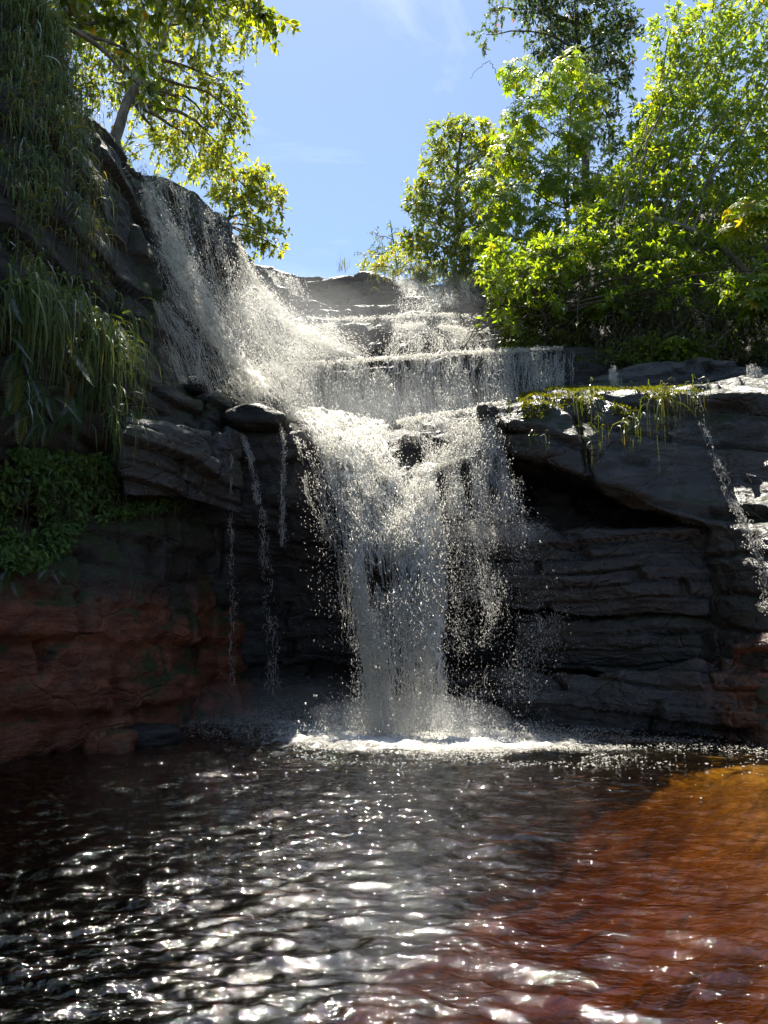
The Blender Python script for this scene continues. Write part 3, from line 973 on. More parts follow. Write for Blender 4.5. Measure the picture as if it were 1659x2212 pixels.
def fall(label, rows, drops=4000, strands=200, dens=0.1, spread=(0.03, 0.12), size=(0.008, 0.02), edge=0.12,
         clump=0.55, grad=0.0, sheet=True, side=0.0, su=3, sv=3, seed=0, group=None, byindex=False, freq=(5, 1.6), slen=(0.15, 0.6), lip=0, fade_r=0.0, gaps=()):
    rows = [[P(*q) if len(q) == 3 else q[0] for q in r] for r in rows]
    GU, GV = (48, 80) if drops > 6000 else (14, 60)
    A = grid(rows, GU, GV, su, sv, byindex)
    wid = np.linalg.norm(np.diff(A, axis=1), axis=2).sum(1).mean()
    hgt = np.linalg.norm(np.diff(A, axis=0), axis=2).sum(0).mean()
    N = gnormals(A)
    if (N.reshape(-1, 3) @ (CAM - A.reshape(-1, 3).mean(0))).mean() < 0:
        N = -N
    T = np.gradient(A, axis=0)
    T /= np.maximum(np.linalg.norm(T, axis=2, keepdims=True), 1e-9)
    Ux = np.gradient(A, axis=1)
    Ux /= np.maximum(np.linalg.norm(Ux, axis=2, keepdims=True), 1e-9)
    r = root('waterfall', A[-1].mean(0), label, 'waterfall', group)

    def env(s, t):
        e = smooth(0, edge, s) * smooth(0, edge, 1 - s) if edge > 0 else np.ones_like(s)
        for gs, gw, g0, ga in gaps:
            e = e * (1 - ga * np.exp(-((s - gs - 0.06 * np.sin(t * 9)) / gw) ** 2) * smooth(g0, g0 + 0.25, t))
        return e * (1 + grad * (0.5 - t)) * (1 - fade_r * smooth(0.45, 1.0, s))

    def fld(s, t):
        p = np.stack([s * wid * freq[0], t * hgt * freq[1], s * 0 + seed * 3.1], -1)
        p[..., 0] += 0.8 * (vnoise(p * np.array([0.5, 0.7, 1]), seed + 40) - 0.5)
        return fbm(p, seed, 4, 0.6)

    if sheet:
      for ly in range(2 if drops > 6000 else 1):
        s, t = np.meshgrid(np.linspace(0, 1, GU), np.linspace(0, 1, GV))
        d = fld(s, t) if ly == 0 else fld(s + 0.37, t + 0.21)
        B = A + N * ((d - 0.5) * 0.22 * min(1, wid) + ly * 0.09)[..., None]
        dn = dens + 0.05 + 0.75 * (d - 0.5) - 0.55 * (1 - env(s, t).clip(0, 1)) + grad * 0.3 * (0.5 - t)
        dn = dn - 0.35 * smooth(0.93, 1.0, t)
        uvm = np.stack([s * wid, t * hgt, s * 0 + seed + 7.7 * ly], -1)
        put('water_sheet', B.reshape(-1, 3), gfaces(GV, GU), M['sheet'], r,
            attrs={'dens': dn.ravel(), 'uvm': uvm.reshape(-1, 3)})
        NTRI[0] += 2 * GU * GV
    ac = Acc()
    if drops:
        drops = int(drops * DROPS)
        size = (size[0] * 0.5, size[1] * 0.46)
        n = int(drops * 5)
        s, t = rng.random(n), rng.random(n)
        pr = env(s, t) * smooth(clump - 0.03, clump + 0.12, fld(s, t))
        keep = np.nonzero(rng.random(n) < pr + 0.015)[0][:drops]
        s, t = s[keep], t[keep]
        n = len(s)
        sp_ = spread[0] + (spread[1] - spread[0]) * t
        c = bil(A, s, t) + bil(N, s, t) * (np.abs(rng.normal(size=n)) * sp_ * 1.4)[:, None]
        c += bil(Ux, s, t) * (rng.normal(size=n) * sp_ * (0.6 + side))[:, None]
        c += rng.normal(size=(n, 3)) * 0.02
        sz = size[0] * np.exp(rng.random(n) ** 2.2 * math.log(size[1] / size[0]))
        fl = bil(T, s, t) + rng.normal(size=(n, 3)) * 0.35
        fl /= np.linalg.norm(fl, axis=1, keepdims=True)
        st = 1.2 + rng.random(n) ** 2 * 3.0
        bigm = sz > size[0] * 1.7
        for mk, tet in ((bigm, False), (~bigm, True)):
            if mk.any():
                v, f = blobs(c[mk], sz[mk], fl[mk], st[mk], tet)
                ac.add(v, f)
                NTRI[0] += len(f)
    if lip:  # extra white drops along the lip stand in for its sunlit glints
        s = rng.random(lip)
        t = np.abs(rng.normal(size=lip)) * 0.02
        kk = fld(s * 1.7, t) + 0.25 * rng.random(lip) > 0.56
        s, t = s[kk], t[kk]
        c = bil(A, s, t) + rng.normal(size=(len(s), 3)) * np.array([0.02, 0.07, 0.012])
        v, f = blobs(c, 0.007 + 0.009 * rng.random(len(s)), unit_(bil(Ux, s, t)), 1 + 1.6 * rng.random(len(s)), True)
        ac.add(v, f)
    if strands:
        n = strands * 4
        s, t = rng.random(n), rng.random(n) * 0.98
        pr = env(s, t) * smooth(clump - 0.12, clump + 0.1, fld(s, t))
        keep = np.nonzero(rng.random(n) < pr)[0][:strands]
        s, t = s[keep], t[keep]
        n = len(s)
        if n:
            K = 5
            L = slen[0] + (slen[1] - slen[0]) * rng.random(n) ** 2
            tt = np.clip(t[:, None] + (L / hgt)[:, None] * np.linspace(0, 1, K)[None], 0, 1)
            wob = np.cumsum(rng.normal(size=(n, K)) * 0.018, axis=1) / max(wid, 0.1)
            ss = np.clip(s[:, None] + wob, 0, 1)
            c = bil(A, ss.ravel(), tt.ravel()).reshape(n, K, 3)
            sp_ = (spread[0] + (spread[1] - spread[0]) * t) * 0.8
            c = c + bil(N, s, t)[:, None] * (np.abs(rng.normal(size=n)) * sp_)[:, None, None] + rng.normal(size=(n, K, 3)) * 0.008
            rad = (0.35 + 0.65 * np.sin(np.linspace(0.15, np.pi - 0.1, K)))[None] * (size[0] * (0.5 + 0.9 * rng.random(n)))[:, None]
            a0 = bil(Ux, s, t)[:, None]
            b0_ = bil(N, s, t)[:, None]
            ring = []
            for th in (0.3, 2.4, 4.5):
                ring.append(c + rad[..., None] * (math.cos(th) * a0 + math.sin(th) * b0_))
            V = np.stack(ring, 2)                      # n,K,3,3
            idx = np.arange(n * K * 3).reshape(n, K, 3)
            fs = []
            for q in range(3):
                q2 = (q + 1) % 3
                fs.append(np.stack([idx[:, :-1, q], idx[:, :-1, q2], idx[:, 1:, q2], idx[:, 1:, q]], -1).reshape(-1, 4))
            ac.add(V.reshape(-1, 3), np.concatenate(fs))
            NTRI[0] += 2 * sum(len(f) for f in fs)
    o = ac.build('spray', M['drop'], r, smooth_shade=True)
    if o:
        o['kind'] = 'stuff'
    return r


def band(path, cols=3):
    """rows of a fall from a centre path (px, py, Y, width px)"""
    out = []
    for x, y, Yy, wd in path:
        out.append([(x - wd / 2, y, Yy), (x, y, Yy - 0.04), (x + wd / 2, y, Yy)])
    return out


def band_lr(L, Rr):
    return [[a, tuple((np.array(a) + np.array(b)) / 2), b] for a, b in zip(L, Rr)]


# the upper fall on the left
fall('broad lacy veil of water over the high left rock face', [
    [(286, 356, 13.3), (350, 386, 14.2), (430, 428, 15.4), (512, 484, 17.0)],
    [(293, 392, 13.1), (360, 430, 14.0), (436, 475, 15.2), (514, 530, 16.8)],
    [(318, 520, 12.8), (395, 570, 13.9), (468, 610, 15.1), (540, 640, 16.6)],
    [(345, 620, 12.65), (425, 670, 13.8), (500, 710, 14.9), (590, 730, 16.3)],
    [(395, 740, 12.6), (465, 780, 13.5), (540, 800, 14.6), (650, 790, 16.0)],
    [(430, 850, 12.7), (510, 865, 13.5), (590, 860, 14.6), (690, 830, 15.7)]],
    drops=26000, strands=1300, dens=0.12, spread=(0.05, 0.3), size=(0.009, 0.024), edge=0.07, clump=0.5, seed=1, byindex=True, freq=(4, 1.2))
fall('bluish white main rush slanting down the high left rock face',
     band([(318, 400, 13.4, 34), (345, 470, 13.2, 60), (385, 560, 13.1, 75), (430, 640, 13.2, 85), (475, 720, 13.4, 85), (520, 790, 13.7, 95), (570, 850, 14.1, 130)]),
     drops=16000, strands=700, dens=0.36, spread=(0.06, 0.28), size=(0.009, 0.024), edge=0.3, clump=0.42, seed=2)
fall('sunlit stream curving off the corner of the high left rock',
     band([(512, 520, 17.0, 26), (520, 565, 16.9, 34), (548, 620, 16.8, 44), (595, 672, 16.7, 52), (650, 716, 16.6, 60), (715, 752, 16.5, 74), (770, 780, 16.2, 90)]),
     drops=14000, strands=500, dens=0.42, spread=(0.05, 0.25), size=(0.01, 0.028), edge=0.28, clump=0.4, seed=3)
fall('thin threads dripping off the dark rock left of the white rush',
     band([(345, 650, 12.6, 30), (395, 740, 12.6, 90), (420, 830, 12.6, 70)]), drops=2500, strands=350, dens=-0.18, spread=(0.02, 0.08), size=(0.007, 0.016), clump=0.52, seed=4)
fall('loose spray in front of the dark rock between the two upper streams', [
    [(520, 600, 16.4), (580, 660, 16.4), (640, 700, 16.4)],
    [(500, 700, 15.4), (590, 740, 15.6), (690, 770, 15.9)],
    [(540, 800, 14.8), (620, 810, 15.2), (720, 800, 15.7)]],
    drops=7000, strands=120, dens=-0.14, spread=(0.1, 0.4), size=(0.009, 0.02), edge=0.15, clump=0.45, seed=5)
fall('small water curtain over the skyline rock on its left',
     [[(560, 578, 22.3), (610, 588, 22.1), (660, 596, 21.8)], [(565, 610, 21.7), (620, 622, 21.5), (670, 632, 21.3)], [(580, 650, 20.9), (630, 668, 20.7), (680, 680, 20.6)]],
     drops=5000, strands=260, dens=-0.1, size=(0.012, 0.026), seed=6, clump=0.5)
fall('tumbling white stream at the right end of the skyline rock',
     band([(862, 606, 20.6, 46), (885, 622, 20.3, 60), (905, 640, 19.9, 80), (912, 660, 19.4, 110), (905, 690, 18.7, 100)]),
     drops=9000, strands=350, dens=0.26, size=(0.012, 0.03), spread=(0.05, 0.2), seed=7, clump=0.42, edge=0.25)
fall('thin bright curtain on the thin step at upper right of the cascade',
     [[(905, 612, 20.2), (960, 612, 20), (1030, 608, 19.8)], [(910, 640, 19.7), (965, 640, 19.5), (1040, 634, 19.3)], [(920, 668, 19.2), (975, 668, 19), (1050, 662, 18.9)]],
     drops=4500, strands=240, dens=-0.04, size=(0.011, 0.026), seed=8, clump=0.5)
fall('white water sliding over the left shoulder of the domed rock hump',
     [[(600, 730, 17.6), (650, 712, 17.5), (720, 700, 17.3)], [(610, 750, 17.2), (665, 740, 17.2), (740, 730, 17.1)], [(620, 790, 16.7), (690, 785, 16.7), (770, 780, 16.6)]],
     drops=8000, strands=260, dens=0.16, size=(0.01, 0.026), seed=9, clump=0.45, spread=(0.04, 0.2), lip=600)
fall('fan of water right of the domed rock hump',
     [[(850, 704, 17.4), (880, 704, 17.4), (930, 700, 17.5)], [(845, 735, 17.0), (890, 735, 17), (960, 735, 17.1)], [(820, 775, 16.5), (890, 775, 16.5), (970, 770, 16.5)]],
     drops=7000, strands=260, dens=0.14, size=(0.01, 0.026), seed=10, clump=0.46, spread=(0.04, 0.2))
fall('row of short trickles over the rounded step beside the trees',
     [[(950, 704, 17.6), (1010, 714, 17.4), (1085, 712, 17.2)], [(955, 730, 17.3), (1015, 740, 17.1), (1090, 735, 16.9)], [(960, 765, 16.8), (1020, 768, 16.7), (1090, 762, 16.5)]],
     drops=5500, strands=350, dens=0.0, size=(0.009, 0.022), seed=11, clump=0.48, lip=900)
fall('thin water over the broken step under the skyline face',
     [[(640, 686, 18.9), (720, 690, 18.7), (840, 684, 18.6), (960, 676, 18.5), (1040, 684, 18.2)], [(640, 700, 18.6), (720, 706, 18.5), (840, 700, 18.4), (960, 700, 18.2), (1040, 704, 18)], [(640, 725, 18.3), (720, 730, 18.2), (840, 720, 18.1), (960, 716, 18), (1040, 722, 17.7)]],
     drops=5000, strands=300, dens=-0.12, size=(0.009, 0.022), seed=12, clump=0.52, lip=1200)
# the wide curtain
fall('wide level curtain of falling strands across the middle of the cascade', [
    [(575, 786, 15.95), (700, 782, 15.8), (850, 772, 15.6), (1000, 760, 15.4), (1120, 755, 15.25), (1215, 752, 15.15)],
    [(575, 800, 15.75), (700, 800, 15.6), (850, 792, 15.4), (1000, 780, 15.2), (1120, 776, 15.05), (1215, 772, 15.0)],
    [(580, 840, 15.5), (700, 850, 15.4), (850, 845, 15.2), (1000, 830, 15.0), (1120, 825, 14.9), (1210, 815, 14.85)],
    [(600, 905, 15.0), (720, 925, 14.9), (850, 925, 14.8), (1000, 900, 14.7), (1120, 885, 14.6), (1210, 860, 14.6)]],
    drops=34000, strands=3800, dens=0.12, spread=(0.02, 0.09), size=(0.008, 0.024), edge=0.05, clump=0.47, seed=13, grad=0.25, freq=(4.5, 1.0), slen=(0.2, 0.9), lip=3500, fade_r=0.4)
fall('faint dripping strands at the dry right end of the wide curtain',
     [[(1200, 752, 15.2), (1240, 752, 15.2)], [(1200, 800, 15), (1240, 800, 15)], [(1200, 850, 14.8), (1240, 845, 14.8)]], drops=700, strands=120, dens=-0.3, seed=14, clump=0.5)
fall('churning white water piling up where the left rush lands', [
    [(500, 800, 14.6), (570, 790, 15.2), (650, 800, 15.5)],
    [(480, 850, 13.9), (570, 840, 14.4), (680, 850, 14.9)],
    [(500, 880, 13.5), (590, 890, 13.9), (700, 910, 14.3)]],
    drops=9000, strands=300, dens=0.22, spread=(0.06, 0.2), size=(0.01, 0.026), edge=0.2, clump=0.42, seed=15)
# flows to the main lip
fall('sunlit white water spilling in steps into the notch from the right', [
    [(860, 912, 14.0), (930, 897, 13.7), (1020, 885, 13.35), (1090, 868, 13.0)],
    [(870, 940, 13.6), (940, 925, 13.3), (1030, 913, 13.0), (1098, 900, 12.85)],
    [(890, 985, 13.1), (950, 970, 12.95), (1025, 955, 12.85), (1098, 940, 12.75)],
    [(900, 1030, 12.75), (945, 1020, 12.75), (1005, 1000, 12.75), (1085, 985, 12.7)]],
    drops=18000, strands=1100, dens=0.1, spread=(0.03, 0.12), size=(0.008, 0.022), edge=0.1, clump=0.47, seed=16, byindex=True, lip=1500)
fall('broken threads of water over the dark steps right of the notch', [
    [(960, 1000, 12.7), (1040, 985, 12.65), (1115, 960, 12.6)],
    [(955, 1060, 12.55), (1040, 1050, 12.5), (1120, 1040, 12.5)],
    [(955, 1120, 12.45), (1040, 1125, 12.4), (1125, 1125, 12.4)]],
    drops=9000, strands=600, dens=-0.12, spread=(0.04, 0.16), size=(0.0075, 0.019), edge=0.12, clump=0.5, seed=24, freq=(5, 1.4))
fall('thick white flow sliding over the main lip from the left', [
    [(610, 885, 14.4), (690, 895, 14.4), (770, 908, 14.3), (850, 925, 14.0)],
    [(630, 905, 13.3), (705, 925, 13.3), (780, 945, 13.4), (850, 960, 13.4)],
    [(655, 930, 12.75), (725, 955, 12.75), (800, 990, 12.75), (870, 1015, 12.75)],
    [(690, 985, 12.45), (755, 1020, 12.45), (820, 1045, 12.5), (880, 1060, 12.5)]],
    drops=22000, strands=500, dens=0.42, spread=(0.05, 0.14), size=(0.01, 0.026), edge=0.12, clump=0.4, seed=17, byindex=True)
# the main fall
fall('big white main plunge dropping from the notch into the pool', [
    [(655, 930, 12.8), (720, 960, 12.75), (790, 1000, 12.7), (870, 1020, 12.7), (965, 1000, 12.65)],
    [(690, 1000, 12.45), (750, 1030, 12.4), (815, 1050, 12.4), (880, 1060, 12.4), (955, 1050, 12.4)],
    [(725, 1110, 12.1), (775, 1130, 12.0), (830, 1140, 11.95), (890, 1140, 11.95), (948, 1135, 12.05)],
    [(758, 1280, 11.8), (796, 1290, 11.7), (845, 1290, 11.62), (900, 1290, 11.6), (950, 1290, 11.65)],
    [(784, 1430, 11.6), (812, 1430, 11.5), (850, 1430, 11.4), (905, 1430, 11.35), (952, 1430, 11.4)],
    [(802, 1575, 11.5), (826, 1578, 11.4), (855, 1580, 11.25), (905, 1580, 11.2), (950, 1577, 11.25)]],
    drops=52000, strands=4600, dens=0.30, gaps=((0.48, 0.14, 0.38, 0.75), (0.12, 0.10, 0.45, 0.5)), spread=(0.05, 0.16), size=(0.0085, 0.026), edge=0.08, clump=0.47, seed=18, grad=0.45, byindex=True, freq=(4.5, 1.3))
fall('ragged spray flying off the left edge of the main plunge',
     [[(650, 950, 12.6), (690, 975, 12.5)], [(690, 1080, 12.2), (740, 1090, 12.1)], [(722, 1200, 12), (776, 1200, 12)], [(745, 1400, 11.95), (805, 1400, 11.9)]],
     drops=4500, strands=160, dens=-0.2, spread=(0.05, 0.2), size=(0.008, 0.02), edge=0.1, clump=0.52, seed=19, side=1.0, sheet=False)
fall('dense white rope of water down the right edge of the main plunge',
     band([(915, 1040, 12.2, 70), (930, 1150, 11.9, 60), (935, 1300, 11.5, 60), (932, 1450, 11.25, 64), (930, 1580, 11.1, 70)]),
     drops=15000, strands=900, dens=0.3, spread=(0.05, 0.13), size=(0.009, 0.026), edge=0.25, clump=0.44, seed=20, freq=(4, 1.5))
fall('sparse glittering shower right of the main plunge', [
    [(955, 1030, 12.5), (1040, 1050, 12.5), (1120, 1040, 12.5)],
    [(950, 1150, 12.3), (1050, 1160, 12.3), (1170, 1150, 12.3)],
    [(955, 1330, 12.1), (1060, 1340, 12.1), (1210, 1340, 12.2)],
    [(955, 1565, 11.9), (1070, 1570, 11.9), (1190, 1570, 11.9)]],
    drops=30000, strands=250, dens=-0.35, spread=(0.1, 0.35), size=(0.0065, 0.017), edge=0.12, clump=0.46, seed=21, grad=0.5, sheet=False, slen=(0.08, 0.3))
fall('white splash running along the shelf right of the main plunge', [
    [(955, 1128, 12.75), (1060, 1128, 12.65), (1200, 1136, 12.45)],
    [(960, 1140, 12.6), (1060, 1140, 12.5), (1200, 1146, 12.35)],
    [(980, 1190, 12.5), (1060, 1200, 12.4), (1170, 1180, 12.3)]],
    drops=5000, strands=60, dens=-0.2, spread=(0.03, 0.14), size=(0.0055, 0.013), seed=22, clump=0.5, grad=0.8, edge=0.3, sheet=False)
fall('ragged strand hanging in the shower right of the main plunge',
     band([(1035, 1060, 12.3, 40), (1030, 1150, 12.2, 30), (1050, 1250, 12.1, 34), (1060, 1340, 12.1, 26), (1045, 1400, 12.1, 14)]),
     drops=2400, strands=70, dens=-0.25, spread=(0.03, 0.08), size=(0.007, 0.018), edge=0.3, clump=0.48, seed=23, sheet=False, slen=(0.08, 0.3))
# thin streams
thin = [
    ('long thin thread of water nearest the ivy on the left', [(494, 938, 12.5, 8), (498, 1000, 12.4, 10), (500, 1150, 12.3, 10), (502, 1300, 12.25, 10), (498, 1480, 12.2, 12)], 1500),
    ('slanting narrow stream left of the dark boulder face', [(522, 940, 12.45, 16), (540, 990, 12.35, 26), (552, 1040, 12.3, 22), (558, 1090, 12.25, 12)], 1600),
    ('sparse falling drops below the slanting narrow stream', [(562, 1080, 12.25, 30), (575, 1200, 12.2, 50), (585, 1350, 12.15, 60), (590, 1500, 12.1, 60)], 1700),
    ('thin stream falling from the dark flat-topped boulder', [(606, 905, 12.5, 14), (612, 960, 12.4, 14), (608, 1050, 12.3, 12), (612, 1180, 12.2, 14)], 1500),
    ('crooked dripping string beside the main lip', [(640, 940, 12.6, 8), (652, 1010, 12.45, 10), (664, 1070, 12.35, 12), (700, 1130, 12.2, 16), (715, 1190, 12.1, 20)], 1200),
    ('short bright trickle over the layered shelf on the right', [(1322, 790, 14.0, 24), (1322, 812, 13.9, 24), (1326, 838, 13.7, 30)], 2200),
    ('narrow trickle running down the grey wall on the right', [(1512, 852, 11.7, 12), (1522, 920, 11.4, 22), (1540, 990, 11.2, 40), (1575, 1060, 10.9, 50), (1610, 1140, 10.6, 40), (1645, 1240, 10.25, 34), (1668, 1330, 10.2, 26)], 3000),
    ('fine curtain at the far right end of the upper shelf', [(1625, 790, 13.1, 60), (1630, 815, 12.95, 66), (1632, 848, 12.8, 70)], 2600),
]
gx_, gy_ = CAMPROJ(GR)
gnn = gnormals(GR)
if (gnn.reshape(-1, 3) @ np.array([0, -1, 0.2])).mean() < 0:
    gnn = -gnn
for i, (lb, path, n) in enumerate(thin):
    wide = max(p[3] for p in path)
    if 'grey wall' in lb:
        np_ = []
        for a_, b_, c_, d_ in path:
            j = int(np.argmin((gx_ - a_) ** 2 + (gy_ - b_) ** 2))
            q = GR.reshape(-1, 3)[j] + gnn.reshape(-1, 3)[j] * 0.05
            np_.append((a_, b_, q[1] - 0.06, d_ * 0.9))
        path = np_
    path = [(a_ + 2.5 * rng.normal(), b_, c_, d_ * 0.5) for a_, b_, c_, d_ in path]
    fall(lb, band(path), drops=int(n * 0.65), strands=int(n / 22), dens=-0.02 if wide < 45 else -0.14, spread=(0.008, 0.03 if wide < 30 else 0.05),
         size=(0.0065, 0.017), edge=0.3, clump=0.46, seed=30 + i, freq=(8, 3.0), slen=(0.08, 0.35))

# foam, flying drops, modelled sun glints and mist at the foot of the main fall
n = 14000
fx = splash[0] + rng.normal(size=n) * 1.25 + 0.25
fy = 11.6 + rng.normal(size=n) * 0.45
ok = (fy < 12.7)
fx, fy = fx[ok], fy[ok]
fz = np.abs(rng.normal(size=len(fx))) ** 1.6 * 0.2 * np.exp(-((fx - splash[0]) / 1.4) ** 2) + 0.01
c = np.stack([fx, fy, fz], 1)
fl = rng.normal(size=(len(fx), 3)) + [0, 0, 0.6]
fl /= np.linalg.norm(fl, axis=1, keepdims=True)
ac = Acc()
ac.add(*blobs(c, 0.0045 * np.exp(rng.random(len(fx)) ** 2 * 1.0), fl, 1 + rng.random(len(fx)), True))
n = 5000
fx = -1.6 + rng.normal(size=n) * 0.9
fy = 12.2 + rng.normal(size=n) * 0.35
fz = np.abs(rng.normal(size=n)) * 0.22 * np.exp(-((fx + 0.9) / 1.6) ** 2) + 0.01
fl = rng.normal(size=(n, 3))
fl /= np.linalg.norm(fl, axis=1, keepdims=True)
ac.add(*blobs(np.stack([fx, fy, fz], 1), 0.003 + 0.003 * rng.random(n), fl, 1 + rng.random(n), True))
n = 14000  # white flecks laid on the water in place of sun glints
fx = 1.2 + rng.normal(size=n) * 2.0
fy = 10.3 + rng.normal(size=n) * 0.8
gm = fbm(np.stack([fx * 1.1, fy * 2.6, fx * 0], 1), 91, 4, 0.6)
ok = (fx < 5.3) & (fx > -1.6) & (gm > 0.42 + 0.2 * rng.random(len(fx))) & (rng.random(len(fx)) < smooth(-1.9, -0.2, fx))
fx, fy = fx[ok], fy[ok]
ac.add(*blobs(np.stack([fx, fy, 0.012 + 0.03 * rng.random(len(fx))], 1), 0.003 + 0.0042 * rng.random(len(fx)), np.tile([1.0, 0, 0], (len(fx), 1)), 1 + 2 * rng.random(len(fx)), True))
o = ac.build('foam', M['drop'], None)
tag(o, 'white foam, bubbles and modelled sun-glint flecks around the foot of the main plunge', 'foam', kind='stuff')


def mist(center, rad, dens, label, col=(0.95, 0.97, 1.0)):
    m, nt, out = mat_new('mist_air')
    v = N_(nt, 'ShaderNodeVolumePrincipled')
    v.inputs['Color'].default_value = (*col, 1)
    v.inputs['Density'].default_value = dens
    v.inputs['Anisotropy'].default_value = 0.3
    nt.links.new(v.outputs[0], out.inputs['Volume'])
    th = np.linspace(0, 2 * np.pi, 32, endpoint=False)
    ph = np.linspace(0, np.pi, 18)[1:-1]
    T, Q = np.meshgrid(th, ph)
    D = np.stack([np.cos(T) * np.sin(Q), np.sin(T) * np.sin(Q), np.cos(Q)], -1).reshape(-1, 3)
    D = np.concatenate([D, [[0, 0, 1], [0, 0, -1]]])
    D = D * (1 + 0.35 * (fbm(D * 1.4 + center[0], 5, 3) - 0.5))[:, None]
    a = np.arange(16 * 32).reshape(16, 32)
    b = np.roll(a, -1, 1)
    f4 = np.stack([a[:-1], a[1:], b[1:], b[:-1]], -1).reshape(-1, 4)
    t3 = np.concatenate([np.stack([np.full(32, 512), a[0], b[0]], -1), np.stack([np.full(32, 513), b[-1], a[-1]], -1)])
    o = None
    for k in (1.0, 0.74, 0.48):
        me = mesh_np('mist', D * np.array(rad) * k, [t3, f4])
        q = new_obj('mist' if o is None else 'mist_core', me, m, o, tuple(center) if o is None else None)
        q['kind'] = 'stuff'
        if o is None:
            o = tag(q, label, 'mist', kind='stuff')
    return o


mist(P(640, 1535, 12.3), (2.0, 0.7, 0.5), 0.10, 'pale mist low over the water left of the main plunge')
mist(P(880, 1550, 11.3), (1.5, 0.6, 0.32), 0.3, 'white mist at the foot of the main plunge')
mist(P(590, 730, 15.4), (2.2, 1.6, 1.5), 0.03, 'sunlit spray mist around the upper streams')
mist(P(820, 700, 17.5), (4.0, 1.6, 1.2), 0.012, 'thin sunlit mist across the upper cascade')
mist(P(820, 880, 14.0), (2.8, 0.8, 0.6), 0.035, 'thin mist below the wide curtain')
mist(P(1060, 1150, 12.3), (1.1, 0.35, 0.18), 0.12, 'wisp of mist over the shelf beside the main plunge')

# ------------------------------------------------------------------ vegetation
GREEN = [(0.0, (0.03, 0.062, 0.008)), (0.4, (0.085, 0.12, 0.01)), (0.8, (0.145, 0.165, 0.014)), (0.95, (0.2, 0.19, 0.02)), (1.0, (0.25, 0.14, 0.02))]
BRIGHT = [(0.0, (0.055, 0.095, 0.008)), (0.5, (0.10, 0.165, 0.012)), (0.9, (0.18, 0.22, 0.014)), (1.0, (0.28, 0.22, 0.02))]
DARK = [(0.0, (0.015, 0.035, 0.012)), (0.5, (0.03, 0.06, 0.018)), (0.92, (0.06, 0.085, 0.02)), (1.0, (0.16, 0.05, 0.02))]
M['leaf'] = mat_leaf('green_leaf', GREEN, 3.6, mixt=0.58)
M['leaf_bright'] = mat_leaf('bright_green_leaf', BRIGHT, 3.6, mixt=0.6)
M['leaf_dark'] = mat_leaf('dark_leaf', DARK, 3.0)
M['grass'] = mat_leaf('cliff_grass', [(0.0, (0.075, 0.125, 0.035)), (0.6, (0.16, 0.235, 0.07)), (0.92, (0.23, 0.26, 0.09)), (1.0, (0.28, 0.22, 0.1))], 1.4, 0.45, 0.45, 0.35)
M['grass_yellow'] = mat_leaf('yellow_green_grass', [(0.0, (0.05, 0.085, 0.015)), (0.75, (0.11, 0.15, 0.03)), (1.0, (0.26, 0.2, 0.09))], 1.7)  # own yellow-green of the grass on slab and skyline
M['fern'] = mat_leaf('fern_green', [(0.0, (0.05, 0.10, 0.02)), (1.0, (0.08, 0.15, 0.03))], 1.6, 0.15, 0.6)
M['fern_yellow'] = mat_leaf('fern_yellow', [(0.0, (0.16, 0.17, 0.02)), (1.0, (0.24, 0.2, 0.03))], 1.4, 0.15, 0.6)
M['fern_rust'] = mat_leaf('fern_rust', [(0.0, (0.18, 0.10, 0.02)), (1.0, (0.22, 0.16, 0.03))], 1.4, 0.15, 0.6)
M['moss'] = mat_leaf('cushion_moss', [(0.0, (0.05, 0.07, 0.008)), (1.0, (0.12, 0.14, 0.015))], 1.8, 0.1, 0.7)


def unit(v):
    return v / np.maximum(np.linalg.norm(v, axis=-1, keepdims=True), 1e-9)


def leaves(pos, d, nrm, L, Wd, hi=False, droop=0.18, fold=0.22):
    """pointed oval leaves folded along the midrib"""
    n = len(pos)
    d = unit(d)
    s = unit(np.cross(d, nrm))
    u = np.cross(s, d)
    if hi:
        T = [(0, 0, 0), (-.36, .22, .5), (0, .25, 0), (.36, .22, .5), (-.5, .52, .6), (0, .52, 0), (.5, .52, .6), (-.3, .8, .3), (0, .8, 0), (.3, .8, .3), (0, 1, 0)]
        Fc = [(0, 2, 1), (0, 3, 2), (1, 2, 5), (1, 5, 4), (2, 3, 6), (2, 6, 5), (4, 5, 8), (4, 8, 7), (5, 6, 9), (5, 9, 8), (7, 8, 10), (8, 9, 10)]
    else:
        T = [(0, 0, 0), (-.5, .45, .6), (0, .42, 0), (.5, .45, .6), (0, 1, 0)]
        Fc = [(0, 2, 1), (0, 3, 2), (1, 2, 4), (2, 3, 4)]
    T, Fc = np.array(T, float), np.array(Fc)
    k = len(T)
    y = T[:, 1][None, :, None]
    V = (pos[:, None] + s[:, None] * (T[:, 0][None, :] * Wd[:, None])[..., None]
         + d[:, None] * (T[:, 1][None, :] * L[:, None])[..., None]
         + u[:, None] * (T[:, 2][None, :] * fold * Wd[:, None])[..., None])
    V = V - u[:, None] * (droop * L)[:, None, None] * y ** 2
    Fa = Fc[None] + (np.arange(n) * k)[:, None, None]
    return V.reshape(-1, 3), Fa.reshape(-1, 3), k


def rball(n):
    v = unit(rng.normal(size=(n, 3)))
    return v * (rng.random(n) ** (1 / 3))[:, None]


